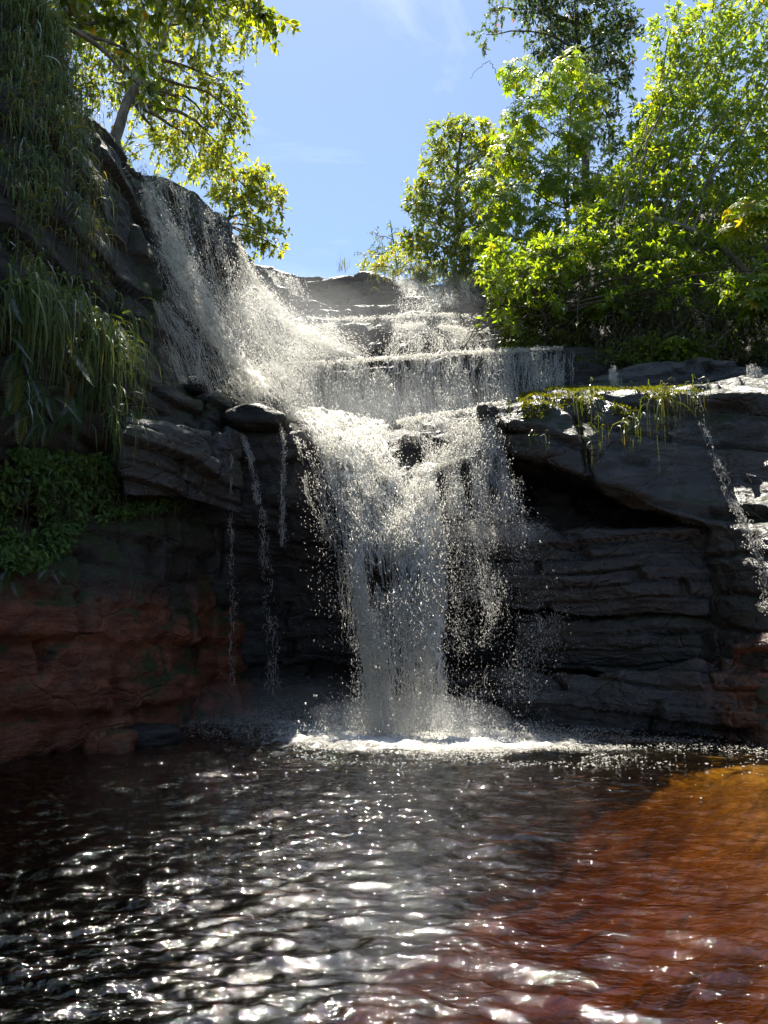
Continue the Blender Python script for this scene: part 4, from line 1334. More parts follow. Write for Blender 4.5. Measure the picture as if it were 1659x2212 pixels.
def foliage(C, rad, n, leaf=(0.15, 0.4), mat='leaf', parent=None, kind='twig', per=14, tint=(0.1, 0.75), hang=0.35, hi=False, sparse=False, name='foliage_clump', bark='bark'):
    """one clump of a crown: twigs running outward, each carrying leaves"""
    C, rad = np.asarray(C, float), np.asarray(rad, float)
    ac = Acc()
    if kind == 'palm':
        per = 7
        nt_ = max(3, n // per)
        c = C + rball(nt_) * rad
        ax = unit(unit(c - C) * 0.8 + np.array([0, -0.25, 0.75]) + rng.normal(size=(nt_, 3)) * 0.25)
        a = unit(np.cross(ax, rng.normal(size=(nt_, 3))))
        b = np.cross(ax, a)
        th = (np.arange(per) / per * 2 * np.pi)[None] + rng.random((nt_, 1)) * 6.28
        d = np.cos(th)[..., None] * a[:, None] + np.sin(th)[..., None] * b[:, None] + ax[:, None] * 0.25 - np.array([0, 0, 0.35])
        pos = np.repeat(c, per, 0)
        nr = np.repeat(ax, per, 0)
        nl = len(pos)
        L = leaf[0] * (0.75 + 0.5 * np.repeat(rng.random(nt_), per)) * (0.85 + 0.3 * rng.random(nl))
        v, f, k = leaves(pos, d.reshape(-1, 3), nr, L, L * leaf[1], hi, 0.25)
        t = np.repeat(tint[0] + (tint[1] - tint[0]) * rng.random(nt_), per) + rng.normal(size=nl) * 0.06
        ac.add(v, f, np.repeat(np.clip(t, 0, 1), k))
        for i in range(0, nt_, 2):
            tv, tf = tube_np([c[i] - ax[i] * min(0.5, rad.mean() * 0.7), c[i]], [0.007, 0.004], 3)
            ac.add(tv, tf, 0.5, 1)
    else:
        nt_ = max(3, n // per)
        o = unit(rng.normal(size=(nt_, 3)) + [0, 0, 0.15])
        st = C + o * rad * (0.15 + 0.5 * rng.random((nt_, 1)))
        ln = rad.mean() * (0.45 + 0.5 * rng.random(nt_))
        dr = unit(o + rng.normal(size=(nt_, 3)) * 0.55)
        u = 0.15 + 0.85 * rng.random((nt_, per))
        sag = (hang * ln)[:, None] * u ** 2
        pos = st[:, None] + dr[:, None] * (ln[:, None] * u)[..., None]
        pos[..., 2] -= sag
        pos = pos.reshape(-1, 3) + rng.normal(size=(nt_ * per, 3)) * 0.02
        nl = len(pos)
        d = np.repeat(dr, per, 0) * 0.5 + rng.normal(size=(nl, 3)) * 0.6 - np.array([0, 0, hang * 0.7])
        nr = unit(np.array([0, 0, 1.0]) + rng.normal(size=(nl, 3)) * 0.45)
        L = leaf[0] * (0.6 + 0.8 * rng.random(nl))
        v, f, k = leaves(pos, d, nr, L, L * leaf[1], hi)
        t = tint[0] + (tint[1] - tint[0]) * (0.5 * np.repeat(rng.random(nt_), per) + 0.5 * rng.random(nl))
        t = np.where(rng.random(nl) < 0.015, 1.0, t)
        ac.add(v, f, np.repeat(t, k))
        for i in range(0, nt_, 1 if sparse else 2):
            uu = np.linspace(0, 1, 4)[:, None]
            pts = st[i] + dr[i] * ln[i] * uu - np.array([0, 0, 1]) * hang * ln[i] * uu ** 2
            tv, tf = tube_np(pts, np.linspace(0.009, 0.003, 4), 3)
            ac.add(tv, tf, 0.5, 1)
    NTRI[0] += sum(len(x) for x in ac.f3) + 2 * sum(len(x) for x in ac.f4)
    o = ac.build(name, [M[mat], M[bark]], parent, smooth_shade=False)
    o['kind'] = 'stuff'
    return o


def wander(a, b, n=7, amp=0.12, sag=0.0):
    a, b = np.asarray(a, float), np.asarray(b, float)
    t = np.linspace(0, 1, n)[:, None]
    L = np.linalg.norm(b - a)
    w_ = rng.normal(size=(n, 3)) * amp * L * np.sin(np.pi * t)
    w_ = box(w_, 1, 0)
    p = a * (1 - t) + b * t + w_
    p[:, 2] += sag * L * np.sin(np.pi * t[:, 0])
    return p


LEAFY = 1.4


def tree(label, trunk, r0, clumps, name='tree', cat='tree', leaf=(0.15, 0.4), mat='leaf', bark='bark', group=None, dens=1.0, limbs=True, extra=(), **k):
    tp = [P(*q) for q in trunk]
    base = tp[0]
    r = root(name, base, label, cat, group)
    pts = resample(tp, 22)
    pts[1:-1] += rng.normal(size=(20, 3)) * 0.02
    pts = box(pts, 2, 0)
    rr = np.linspace(r0, r0 * 0.28, 22)
    v, f = tube_np(pts, rr, 8)
    put('trunk', v, f, M[bark], r)
    for c in clumps:
        px, py, Yy, rx, ry, n = c[:6]
        C = P(px, py, Yy)
        sc_ = Yy / F
        rad = (rx * sc_, 0.8 * (rx + ry) / 2 * sc_ + 0.2, ry * sc_)
        if limbs:
            dd = np.linalg.norm(pts - C, axis=1) + 0.6 * np.maximum(0, pts[:, 2] - C[2])
            i = int(np.argmin(dd[4:])) + 3
            q = wander(pts[i], C, 8, 0.05, 0.06)
            v, f = tube_np(q, np.linspace(min(rr[i] * 0.6, 0.06), 0.012, 8), 5)
            put('limb', v, f, M[bark], r)
        foliage(C, rad, int(n * dens * LEAFY), leaf, mat, r, bark=bark, **k)
    for C, rad, n in extra:
        C = np.array(C, float)
        i = int(np.argmin(np.linalg.norm(pts - C, axis=1)[8:])) + 7
        v, f = tube_np(wander(pts[i], C, 8, 0.05, 0.06), np.linspace(0.06, 0.015, 8), 5)
        put('limb', v, f, M[bark], r)
        foliage(C, rad, n, (0.22, 0.45), mat, r, bark=bark, **{**k, 'hi': False})
    return r


# --- trees on the left
tree('pale curved tree on the left rim with backlit hanging leaves', [(222, 345, 14.6), (240, 305, 14.7), (258, 275, 14.8), (266, 235, 14.9), (288, 190, 15), (325, 140, 15.2), (360, 70, 15.4), (390, -40, 15.6)], 0.13, [
    (190, 95, 15, 80, 70, 420), (270, 70, 15.3, 90, 65, 520), (360, 55, 15.8, 80, 60, 480), (455, 75, 16, 75, 55, 420), (540, 60, 16.2, 60, 45, 260),
    (235, 175, 15.4, 70, 60, 420), (320, 160, 16, 85, 55, 520), (410, 160, 16, 75, 60, 460), (485, 175, 16.3, 55, 55, 320), (500, 240, 16.5, 45, 45, 240),
    (300, 235, 16.2, 60, 45, 300), (385, 245, 16.5, 80, 55, 460), (455, 270, 16.8, 60, 50, 320), (350, 310, 17, 60, 45, 330), (260, 330, 16, 50, 40, 220), (425, 330, 17.2, 75, 45, 430), (490, 330, 17.4, 45, 40, 240),
    (150, -60, 15, 90, 70, 300), (300, -60, 15.5, 120, 70, 400), (450, -60, 16, 100, 60, 300)],
    bark='bark_pale', leaf=(0.135, 0.38), tint=(0.1, 0.85), hang=0.5, dens=1.25)
tree('slender leafy tree beyond the corner of the high left rock', [(470, 500, 20), (510, 450, 20), (540, 410, 20), (560, 380, 20)], 0.07, [
    (460, 385, 19.5, 60, 35, 260), (520, 400, 19.5, 50, 45, 300), (565, 385, 19.8, 35, 35, 240), (590, 440, 19.8, 32, 40, 240), (545, 455, 19.6, 40, 40, 260), (575, 505, 19.6, 35, 32, 200), (540, 520, 19.6, 30, 25, 130), (600, 535, 19.8, 16, 16, 40), (480, 350, 19.5, 50, 35, 220), (500, 440, 19.5, 40, 40, 200)],
    leaf=(0.15, 0.42), tint=(0.2, 0.85), hang=0.3, dens=1.25)
tree('tall overhanging tree at the top left with dark drooping leaves', [(95, 160, 10.6), (112, 110, 10.7), (135, 50, 10.9), (160, -10, 11.1), (190, -120, 11.5), (220, -300, 12), (240, -500, 12.4)], 0.1, [
    (200, 15, 11.4, 90, 45, 240), (320, 0, 11.8, 90, 45, 260), (440, 10, 12, 80, 40, 220), (540, 10, 12.4, 60, 40, 170), (595, 40, 12.6, 30, 35, 70), (300, 130, 11.6, 30, 60, 60), (320, 200, 11.6, 22, 50, 50), (255, 60, 11.5, 45, 45, 120), (130, 20, 11, 60, 60, 240),
    (120, -160, 11.5, 160, 110, 500), (330, -220, 12.2, 150, 100, 400), (-80, -250, 10.5, 200, 140, 1000), (200, -420, 12.5, 220, 130, 600), (0, -520, 11.5, 220, 130, 1000), (-250, -400, 9.5, 220, 150, 1000), (-250, -150, 9, 150, 130, 800)],
    bark='bark_pale', leaf=(0.17, 0.42), mat='leaf', tint=(0.0, 0.75), hang=0.6, per=10, hi=True,
    extra=[((-6.2, 8.5, 14.5), (1.8, 1.8, 1.2), 900), ((-4.6, 9.6, 15.0), (1.6, 1.8, 1.2), 900), ((-6.0, 11.3, 15.6), (1.8, 1.8, 1.2), 900), ((-4.6, 12.6, 16.2), (1.6, 1.8, 1.2), 900), ((-6.5, 14.0, 15.5), (1.8, 1.8, 1.2), 800), ((-4.6, 15.2, 18.0), (1.8, 1.6, 1.2), 800), ((-5.6, 5.6, 12.6), (1.7, 1.8, 1.2), 700), ((-5.9, 2.6, 12.4), (1.8, 1.9, 1.2), 700), ((-6.2, -0.6, 12.4), (1.8, 1.9, 1.2), 600), ((-4.6, 7.0, 13.2), (1.3, 1.5, 1.0), 450), ((-4.8, 3.8, 12.6), (1.2, 1.5, 1.0), 400)])
# --- trees on the right, from far to near
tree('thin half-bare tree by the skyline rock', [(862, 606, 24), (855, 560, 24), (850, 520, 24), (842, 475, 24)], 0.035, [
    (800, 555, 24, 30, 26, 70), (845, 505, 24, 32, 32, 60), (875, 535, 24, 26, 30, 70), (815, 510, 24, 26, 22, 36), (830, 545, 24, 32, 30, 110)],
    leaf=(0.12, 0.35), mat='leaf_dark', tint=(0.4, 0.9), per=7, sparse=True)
tree('rounded light green bush on the skyline rock', [(850, 606, 23), (850, 585, 23), (845, 570, 23)], 0.04, [
    (800, 578, 23, 34, 26, 300), (845, 572, 23, 40, 30, 400), (890, 565, 22.6, 42, 36, 420), (925, 585, 22, 40, 26, 380)], name='shrub', cat='shrub', leaf=(0.12, 0.36), tint=(0.35, 0.9), hang=0.15)
tree('broad mid green tree left of the bright one, full crown against the sky', [(1000, 600, 21.8), (995, 520, 21.8), (985, 440, 21.8), (990, 350, 21.8), (1000, 280, 21.8)], 0.11, [
    (958, 290, 22, 34, 40, 320), (1005, 275, 22, 34, 34, 320), (1048, 300, 21.7, 36, 40, 340), (1035, 350, 21.5, 52, 55, 560), (955, 355, 22, 50, 48, 520), (905, 415, 21.6, 40, 30, 300), (990, 420, 21.2, 60, 52, 640), (930, 470, 21.3, 52, 46, 500), (1010, 500, 20.8, 60, 50, 640), (950, 545, 20.8, 60, 40, 560), (1030, 560, 20.4, 50, 40, 480), (900, 440, 21.4, 30, 30, 180), (890, 520, 21.4, 36, 36, 280), (1000, 595, 20.2, 60, 22, 320), (1078, 320, 21, 44, 46, 380), (1085, 400, 20.8, 44, 46, 380), (1075, 480, 20.4, 44, 46, 360)],
    leaf=(0.15, 0.4), tint=(0.1, 0.7), hang=0.3, dens=1.2)
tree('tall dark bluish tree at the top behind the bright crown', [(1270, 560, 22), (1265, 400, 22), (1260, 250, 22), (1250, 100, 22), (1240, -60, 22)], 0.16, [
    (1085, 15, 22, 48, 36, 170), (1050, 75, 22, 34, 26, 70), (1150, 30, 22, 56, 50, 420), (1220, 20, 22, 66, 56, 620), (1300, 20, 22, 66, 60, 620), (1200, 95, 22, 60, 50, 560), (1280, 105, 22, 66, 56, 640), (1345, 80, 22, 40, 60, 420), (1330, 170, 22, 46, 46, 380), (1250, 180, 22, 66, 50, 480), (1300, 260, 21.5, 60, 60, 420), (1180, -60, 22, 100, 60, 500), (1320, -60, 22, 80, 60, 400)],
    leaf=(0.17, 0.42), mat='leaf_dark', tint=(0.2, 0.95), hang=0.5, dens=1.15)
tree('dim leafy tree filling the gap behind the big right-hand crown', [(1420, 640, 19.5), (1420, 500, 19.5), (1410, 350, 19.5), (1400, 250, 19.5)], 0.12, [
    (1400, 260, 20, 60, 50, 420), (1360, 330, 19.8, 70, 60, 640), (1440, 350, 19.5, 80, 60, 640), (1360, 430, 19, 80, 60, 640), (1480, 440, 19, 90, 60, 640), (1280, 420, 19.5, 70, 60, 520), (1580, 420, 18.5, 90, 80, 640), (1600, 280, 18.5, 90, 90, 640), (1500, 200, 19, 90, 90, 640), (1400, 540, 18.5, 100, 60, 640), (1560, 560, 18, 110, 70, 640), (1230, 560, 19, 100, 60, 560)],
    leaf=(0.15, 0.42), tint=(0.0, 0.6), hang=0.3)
tree('bright yellow-green tree with hand-shaped leaves in the middle of the right bank', [(1215, 720, 18.1), (1222, 600, 18.2), (1226, 480, 18.3), (1228, 350, 18.4), (1232, 220, 18.5)], 0.07, [
    (1120, 160, 18.4, 48, 44, 260), (1235, 150, 18.4, 56, 46, 340), (1180, 200, 18.4, 56, 46, 340), (1270, 220, 18.4, 56, 60, 420), (1140, 260, 18.3, 70, 54, 480), (1230, 300, 18.2, 76, 60, 560), (1110, 340, 18.1, 76, 54, 520), (1190, 390, 17.9, 80, 60, 600), (1040, 400, 17.9, 54, 40, 300), (1090, 440, 17.8, 76, 54, 520), (1270, 400, 17.9, 66, 60, 460), (1170, 490, 17.7, 76, 50, 500), (1060, 510, 17.6, 70, 46, 440), (1130, 560, 17.5, 76, 44, 440), (1230, 560, 17.5, 66, 44, 360), (1060, 590, 17.4, 50, 36, 260), (1110, 630, 17.3, 44, 30, 180)],
    leaf=(0.165, 0.36), mat='leaf_bright', tint=(0.0, 0.9), kind='palm', dens=1.2, bark='bark_pale')
tree('huge sunlit tree filling the right edge, pale limb reaching left', [(1680, 660, 14.8), (1600, 575, 15.1), (1540, 515, 15.4), (1450, 480, 15.8), (1345, 458, 16.2), (1280, 445, 16.4)], 0.1, [
    (1450, 60, 17, 54, 54, 330), (1530, 40, 17, 76, 66, 560), (1630, 30, 16.6, 76, 76, 560), (1450, 150, 17, 60, 60, 460), (1530, 140, 16.6, 80, 70, 640), (1630, 150, 16.2, 76, 80, 640), (1430, 240, 16.8, 60, 56, 460), (1510, 250, 16.4, 84, 66, 640), (1620, 270, 15.8, 76, 80, 640), (1400, 320, 16.7, 64, 50, 440), (1490, 350, 16.1, 84, 60, 640), (1600, 370, 15.6, 84, 70, 640), (1350, 400, 16.5, 70, 44, 440), (1440, 430, 16.1, 84, 54, 560), (1550, 450, 15.6, 84, 56, 560), (1650, 460, 15.1, 60, 66, 420), (1300, 480, 16.3, 64, 46, 400), (1390, 520, 16, 84, 46, 460), (1490, 545, 15.7, 84, 46, 440), (1600, 570, 15.2, 76, 50, 420), (1720, 300, 15.5, 110, 140, 800), (1750, 60, 16, 110, 140, 500), (1760, 550, 14.5, 100, 100, 500)],
    leaf=(0.12, 0.45), mat='leaf_bright', tint=(0.0, 0.95), hang=0.3, dens=1.4, bark='bark_pale')
for x, y, Yy, rx, ry, n, lb in [
        (1310, 660, 15.6, 42, 40, 220, 'small sunlit yellow-green shrub hanging in the dark tangle'),
        (1455, 750, 14.6, 36, 20, 110, 'low leafy shrub at the edge of the dark rock shelf'),
        (1610, 470, 14.2, 50, 46, 190, 'glossy large-leaved shrub at the upper right edge'),
        (1640, 640, 13.8, 40, 50, 200, 'glossy large-leaved shrub at the right edge above the shelf'),
        (905, 605, 20.9, 26, 12, 90, 'small bright sprig over the little stream on the skyline'),
        (1100, 650, 16.8, 44, 36, 200, 'drooping bright shrub beside the broken rock steps')]:
    tree(lb, [(x + 10, y + ry * 1.3, Yy + .3), (x + 5, y + ry * .5, Yy + .15), (x, y - ry * .2, Yy)], 0.03, [(x, y, Yy, rx, ry, n), (x - rx * .6, y + ry * .4, Yy, rx * .6, ry * .6, n // 3), (x + rx * .6, y - ry * .3, Yy, rx * .6, ry * .6, n // 3)],
         name='shrub', cat='shrub', leaf=(0.17, 0.4), mat='leaf_bright', kind='palm', tint=(0.3, 1.0), hi=True)

tree('low yellow-green tree spreading over the broken steps beside the dark tangle', [(1180, 700, 15.9), (1160, 640, 15.7), (1140, 590, 15.5)], 0.05, [
    (1070, 543, 15.6, 44, 29, 285), (1165, 550, 15.8, 48, 41, 299), (1218, 544, 15.3, 71, 47, 414), (1120, 597, 15.3, 61, 37, 371), (1203, 593, 15.4, 68, 33, 255), (1279, 583, 15.6, 65, 37, 254), (1074, 611, 15.8, 39, 27, 137), (1353, 576, 14.8, 51, 42, 197), (1413, 593, 14.7, 55, 32, 209), (1267, 507, 15.6, 48, 43, 262), (1324, 518, 15.5, 59, 44, 207), (1484, 578, 14.9, 57, 29, 194), (1558, 617, 14.0, 54, 39, 241), (1428, 546, 15.0, 51, 45, 271), (1506, 535, 15.2, 67, 33, 175), (1637, 585, 14.0, 51, 33, 110), (1075, 660, 15.6, 34, 30, 120), (1115, 690, 15.4, 30, 26, 90), (1250, 470, 16.0, 40, 30, 150), (1380, 480, 15.6, 44, 30, 160), (1195, 650, 15.3, 44, 24, 130), (1330, 650, 15.0, 40, 26, 120), (1460, 640, 14.6, 44, 26, 130)], 
    leaf=(0.12, 0.42), mat='leaf_bright', tint=(0.0, 0.8), hang=0.4, dens=1.1)

tree('leafy creeper spilling down the bank to the dark rock shelf', [(1400, 560, 16.6), (1400, 600, 16.2), (1400, 650, 15.8)], 0.02, [
    (1110, 690, 16.6, 44, 26, 200), (1170, 660, 16.3, 50, 34, 260), (1240, 690, 16.1, 56, 34, 280), (1310, 650, 15.9, 56, 34, 280), (1390, 690, 15.6, 60, 34, 260), (1460, 650, 15.4, 60, 36, 280), (1540, 700, 15.0, 60, 34, 260), (1620, 680, 14.7, 60, 36, 260), (1230, 730, 15.8, 50, 20, 160), (1360, 745, 15.3, 60, 16, 160), (1530, 755, 14.7, 60, 16, 150), (1640, 755, 14.3, 50, 18, 150)],
    name='creeper', cat='creeper', leaf=(0.11, 0.45), mat='leaf', tint=(0.0, 0.7), hang=0.45)

# dark tangle of stems and small leaves over the right bank
ac = Acc()
for i in range(300):
    px = 1080 + 600 * rng.random()
    py = 540 + 160 * rng.random()
    Yy = 17.6 - (px - 1080) / 580 * 2.4 - 1.2 * rng.random()
    a_ = P(px, py, Yy)
    b_ = P(px + rng.normal() * 60, min(py + 50 + 160 * rng.random(), 775), Yy - 0.2 - 0.5 * rng.random())
    v, f = tube_np(wander(a_, b_, 9, 0.09, -0.1 * rng.random()), 0.004 + 0.012 * rng.random() ** 2, 3)
    ac.add(v, f, 0.5, 1)
n = 30000
px = 1075 + 640 * rng.random(n)
top_ = 560 + 40 * rng.random(n)
py = top_ + (785 - top_) * rng.random(n) ** 0.8
Yy = 17.7 - (px - 1080) / 580 * 2.4 - 1.3 * rng.random(n) - (py - 560) / 220 * 0.6
u_, v_ = (px - 829.5) / F, (1106 - py) / F
D = np.stack([u_, cp - v_ * sp, sp + v_ * cp], 1)
pos = CAM + D * (Yy / D[:, 1])[:, None]
keep = fbm(pos * 0.9, 77, 3) + 0.1 * rng.random(n) > 0.48
pos = pos[keep]
nl = len(pos)
L = 0.06 + 0.08 * rng.random(nl)
v, f, k = leaves(pos, rng.normal(size=(nl, 3)) * 0.7 + [0, -0.3, -0.3], unit(rng.normal(size=(nl, 3)) * 0.7 + [0, -0.5, 0.7]), L, L * 0.42)
ac.add(v, f, np.repeat(0.05 + 0.6 * rng.random(nl) ** 1.3, k))
o = ac.build('undergrowth', [M['leaf'], M['vine']], None, smooth_shade=False)
tag(o, 'dark tangle of hanging stems and small leaves over the right bank', 'undergrowth', kind='stuff')
NTRI[0] += nl * 4 + 520 * 48

for pts, rr, lb in [
        ([(1300, 480, 15.8), (1380, 560, 15.6), (1450, 640, 15.2), (1530, 690, 14.8), (1600, 690, 14.4)], 0.03, 'long bare vine stem sagging across the dark tangle'),
        ([(1110, 640, 16.5), (1200, 590, 16.3), (1290, 530, 16.1), (1400, 500, 15.9)], 0.025, 'straight bare branch slanting up through the bright tree'),
        ([(1010, 720, 16.6), (1100, 690, 16.5), (1180, 640, 16.3), (1260, 610, 16.1)], 0.014, 'thin bare branch low over the broken rock steps'),
        ([(1660, 590, 14.2), (1600, 640, 14.3), (1550, 680, 14.5)], 0.02, 'bare pale twig at the right edge above the shelf'),
        ([(1080, 185, 21.8), (1060, 130, 21.8), (1030, 150, 21.8), (1015, 170, 21.8)], 0.014, 'leafless curved twig against the sky beside the dark tree')]:
    p_ = box(resample([P(*q) for q in pts], 24), 3, 0)
    p_[1:-1] += rng.normal(size=(22, 3)) * 0.02
    v, f = tube_np(p_, np.linspace(rr, rr * 0.4, 24), 5)
    o = put('bare_branch', v, f, M['bark_pale'], None)
    tag(o, lb, 'branch')


# --- grass, ferns, vines and ivy on the left cliff
def proj(p):
    d = np.asarray(p) - CAM
    dep = d[..., 1] * cp + d[..., 2] * sp
    return 829.5 + F * d[..., 0] / dep, 1106 - F * (-d[..., 1] * sp + d[..., 2] * cp) / dep


CLN = gnormals(CL)
if (CLN.reshape(-1, 3) @ np.array([1, -0.8, 0.2])).mean() < 0:
    CLN = -CLN
CLx, CLy = proj(CL)
CLf, CLnf = CL.reshape(-1, 3), CLN.reshape(-1, 3)
CLpx = np.stack([CLx.ravel(), CLy.ravel()], 1)


def on_cliff(px, py):
    i = int(np.argmin(((CLpx - [px, py]) ** 2).sum(1)))
    return CLf[i], CLnf[i]


def blades(n, base, out, L, Wd, spread=0.5, lift=0.5, fall_=1.0, seg=6, jit=0.08):
    """long grass blades that arch outward and hang"""
    b = base + rng.normal(size=(n, 3)) * jit
    d = unit(np.asarray(out) + rng.normal(size=(n, 3)) * spread + [0, 0, lift])
    Ls = L * (0.45 + 0.75 * rng.random(n))
    u = np.linspace(0, 1, seg + 1)[None, :, None]
    fa = (fall_ * (0.7 + 0.6 * rng.random(n)))[:, None, None]
    hx = unit(d * [1, 1, 0] + 1e-6)
    c = b[:, None] + Ls[:, None, None] * (d[:, None] * (u * (1 - 0.55 * u * np.minimum(fa, 1.3))))
    c[..., 2] -= (Ls[:, None, None] * fa * 0.75 * u ** 1.8)[..., 0]
    c += rng.normal(size=(n, seg + 1, 3)) * 0.006
    s = unit(np.cross(d, [0, 0, 1.0]) + rng.normal(size=(n, 3)) * 0.5)[:, None]
    w_ = (Wd * (0.6 + 0.7 * rng.random(n)))[:, None, None] * np.array([0.7, 1, 1, 0.9, 0.7, 0.45, 0.05] if seg == 6 else np.linspace(1, 0.05, seg + 1))[None, :, None]
    V = np.stack([c - s * w_ / 2, c + s * w_ / 2], 2).reshape(-1, 3)
    i = np.arange(n * (seg + 1) * 2).reshape(n, seg + 1, 2)
    Fq = np.stack([i[:, :-1, 0], i[:, :-1, 1], i[:, 1:, 1], i[:, 1:, 0]], -1).reshape(-1, 4)
    t = np.repeat(rng.random(n) ** 1.2, (seg + 1) * 2)
    NTRI[0] += 2 * len(Fq)
    return V, Fq, t


def tuft(base, out, n, L, Wd, label, mat='grass', group=None, name='grass_tuft', tone=0.0, **k):
    r = Acc()
    v, f, t = blades(n, np.asarray(base), out, L, Wd, **k)
    t = np.clip(t + tone, 0, 1)
    r.add(v, f, t)
    off = np.asarray(base)
    me_o = r.build(name, M[mat], None, smooth_shade=True)
    tag(me_o, label, 'grass', group)
    return me_o


# upper hanging grass, row by row
UP = 'grass tufts hanging from the upper left cliff'


def UPL(px, py, L, tone, lim):
    sz = 'short' if L < 0.38 else ('long' if L > 0.58 else 'middling')
    cl = 'dark green' if tone < -0.03 else ('pale' if tone > 0.13 else 'mid green')
    where = 'at its sky edge' if px > lim - 32 and py < 330 else ('by the dark wet face' if px > lim - 32 else ('at the far left' if px < 45 else 'amid other grass'))
    row = 'high on the left cliff' if py < 120 else ('halfway up the left cliff' if py < 300 else 'just above the hanging vines')
    return f'{sz} {cl} grass tuft {row} {where}'


for i in range(280):
    t_ = rng.random()
    px = -10 + 200 * rng.random() ** 0.9
    py = -25 + 520 * rng.random() ** 1.1
    lim = np.interp(py, [-20, 245, 330, 470], [118, 165, 180, 200])
    if px > lim:
        px = lim - 30 * rng.random()
    b_, nn = on_cliff(px, py)
    LL = 0.3 + 0.5 * rng.random() ** 1.5
    TN = rng.random() * 0.5 - 0.2
    tuft(b_ + nn * 0.03, nn * 0.8 + [0.2 + 0.5 * rng.normal(), -0.3, 0], 34, LL, 0.013 + 0.012 * rng.random(), UPL(px, py, LL, TN, lim), group=UP, fall_=0.7 + 0.6 * rng.random(), jit=0.14, spread=0.65, lift=0.9, tone=TN)
for px, py, L, n, lb in [
        (150, 345, 1.0, 150, 'long pale grass curtain hanging beside the dark wet face'),
        (165, 290, 1.0, 150, 'dense grass tuft on the shoulder of the left cliff'),
        (35, 640, 1.1, 130, 'big silvery grass tuft at the left edge'),
        (95, 665, 1.1, 120, 'broad-bladed grass tuft arching right above the long fern'),
        (205, 735, 1.3, 170, 'largest grass tuft, long blades falling over the shelf'),
        (240, 770, 1.0, 120, 'grass tuft behind the largest one at the shelf'),
        (235, 580, 0.5, 60, 'small yellowish grass tuft above the blue-grey slab'),
        (225, 640, 0.7, 80, 'wispy grass tuft left of the blue-grey slab'),
        (255, 690, 0.8, 80, 'green grass tuft at the lower edge of the blue-grey slab'),
        (245, 560, 0.6, 60, 'small grass tuft on the dark wet face'),
        (150, 480, 0.9, 90, 'thin grass tuft in the middle of the left cliff'),
        (60, 500, 0.9, 90, 'sparse grass tuft among the hanging vines'),
        (235, 900, 0.9, 70, 'drooping grass under the largest tuft')]:
    b_, nn = on_cliff(px, py)
    tuft(b_ + nn * 0.06, nn * 0.75 + [0.3, -0.3, 0], n, L, 0.03 if L > 1.05 else 0.018, lb, fall_=1.1, jit=0.16, spread=0.6, lift=0.9)


def frond(a_, b_, parent, mat, wid=0.14, n=22, sag=0.12):
    wid = wid * 0.62
    n = int(np.clip(np.linalg.norm(np.asarray(b_) - np.asarray(a_)) / 0.022, 12, 46))
    """a fern frond: midrib with paired leaflets"""
    pts = box(wander(a_, b_, 12, 0.01, sag), 1, 0)
    ac = Acc()
    v, f = tube_np(pts, np.linspace(0.006, 0.002, 12), 3)
    ac.add(v, f, 0.3)
    u = np.linspace(0.1, 0.99, n)
    c = resample(pts, 200)[(u * 199).astype(int)]
    T = unit(np.gradient(resample(pts, 200), axis=0))[(u * 199).astype(int)]
    view = unit(CAM - c)
    s = unit(np.cross(T, view * 0.8 + np.array([0, 0, 0.6])))
    L = wid * np.sin(np.pi * (0.12 + 0.86 * u)) ** 0.7
    for sg in (-1, 1):
        v, f, k = leaves(c, s * sg + T * 0.45, np.cross(T, s) * sg + 0 * c, L, 0.014 + 0 * L, False, 0.2)
        ac.add(v, f, rng.random(len(v)) * 0.2 + 0.3 * rng.random())
    return ac.build('frond', M[mat], parent, smooth_shade=False)


def fern(label, fr, group=None):
    p0, nn = on_cliff(fr[0][0], fr[0][1])
    r = root('fern', p0, label, 'fern', group)
    for x0, y0, x1, y1, mt, wd in fr:
        a_, nn = on_cliff(x0, y0)
        a_ = a_ + nn * 0.1
        b0, nb = on_cliff(x1, y1)
        Yb = min(a_[1], b0[1]) - 0.35
        frond(a_, P(x1, y1, Yb), r, mt, wd)


MG = 'grass tufts among the vines on the middle of the left cliff'
for i in range(46):
    px, py = 5 + 240 * rng.random(), 430 + 440 * rng.random()
    if px > np.interp(py, [430, 600, 760, 870], [190, 225, 250, 262]):
        continue
    b_, nn = on_cliff(px, py)
    LL, TN = 0.3 + 0.4 * rng.random(), rng.random() * 0.5 - 0.2
    lb = f"{'short' if LL < 0.42 else ('long' if LL > 0.58 else 'middling')} {'dark green' if TN < -0.03 else ('pale' if TN > 0.13 else 'mid green')} grass tuft {'among the dangling vines' if py < 590 else ('just above the big tufts' if py < 720 else 'between the big hanging tufts')} {'at the far left' if px < 80 else ('by the slab' if px > 165 else 'on the left cliff')}"
    tuft(b_ + nn * 0.03, nn * 0.8 + [0.2 + 0.4 * rng.normal(), -0.3, 0], 36, LL, 0.015, lb, group=MG, fall_=0.9 + 0.4 * rng.random(), jit=0.13, spread=0.65, lift=0.9, tone=TN)
FG = 'small ferns scattered under the big grass tufts on the left cliff'
for i in range(12):
    px, py = 20 + 230 * rng.random(), 700 + 230 * rng.random()
    fern('small green fern ' + ('tucked between the big grass tufts' if py < 800 else 'hanging below the big grass tufts') + (' at the far left' if px < 90 else (' under the largest tuft' if px > 170 else ' left of the largest tuft')), [(px, py, px + 40 * rng.normal(), py + 30 + 40 * rng.random(), 'fern', 0.1 + 0.05 * rng.random()) for _ in range(3)], FG)
fern('bright green fern with one long frond pointing right', [(118, 742, 206, 836, 'fern', 0.2), (150, 790, 188, 800, 'fern', 0.1)])
fern('hanging fern with one rust-coloured and one green frond', [(150, 815, 142, 882, 'fern_rust', 0.14), (170, 810, 174, 890, 'fern', 0.14)])
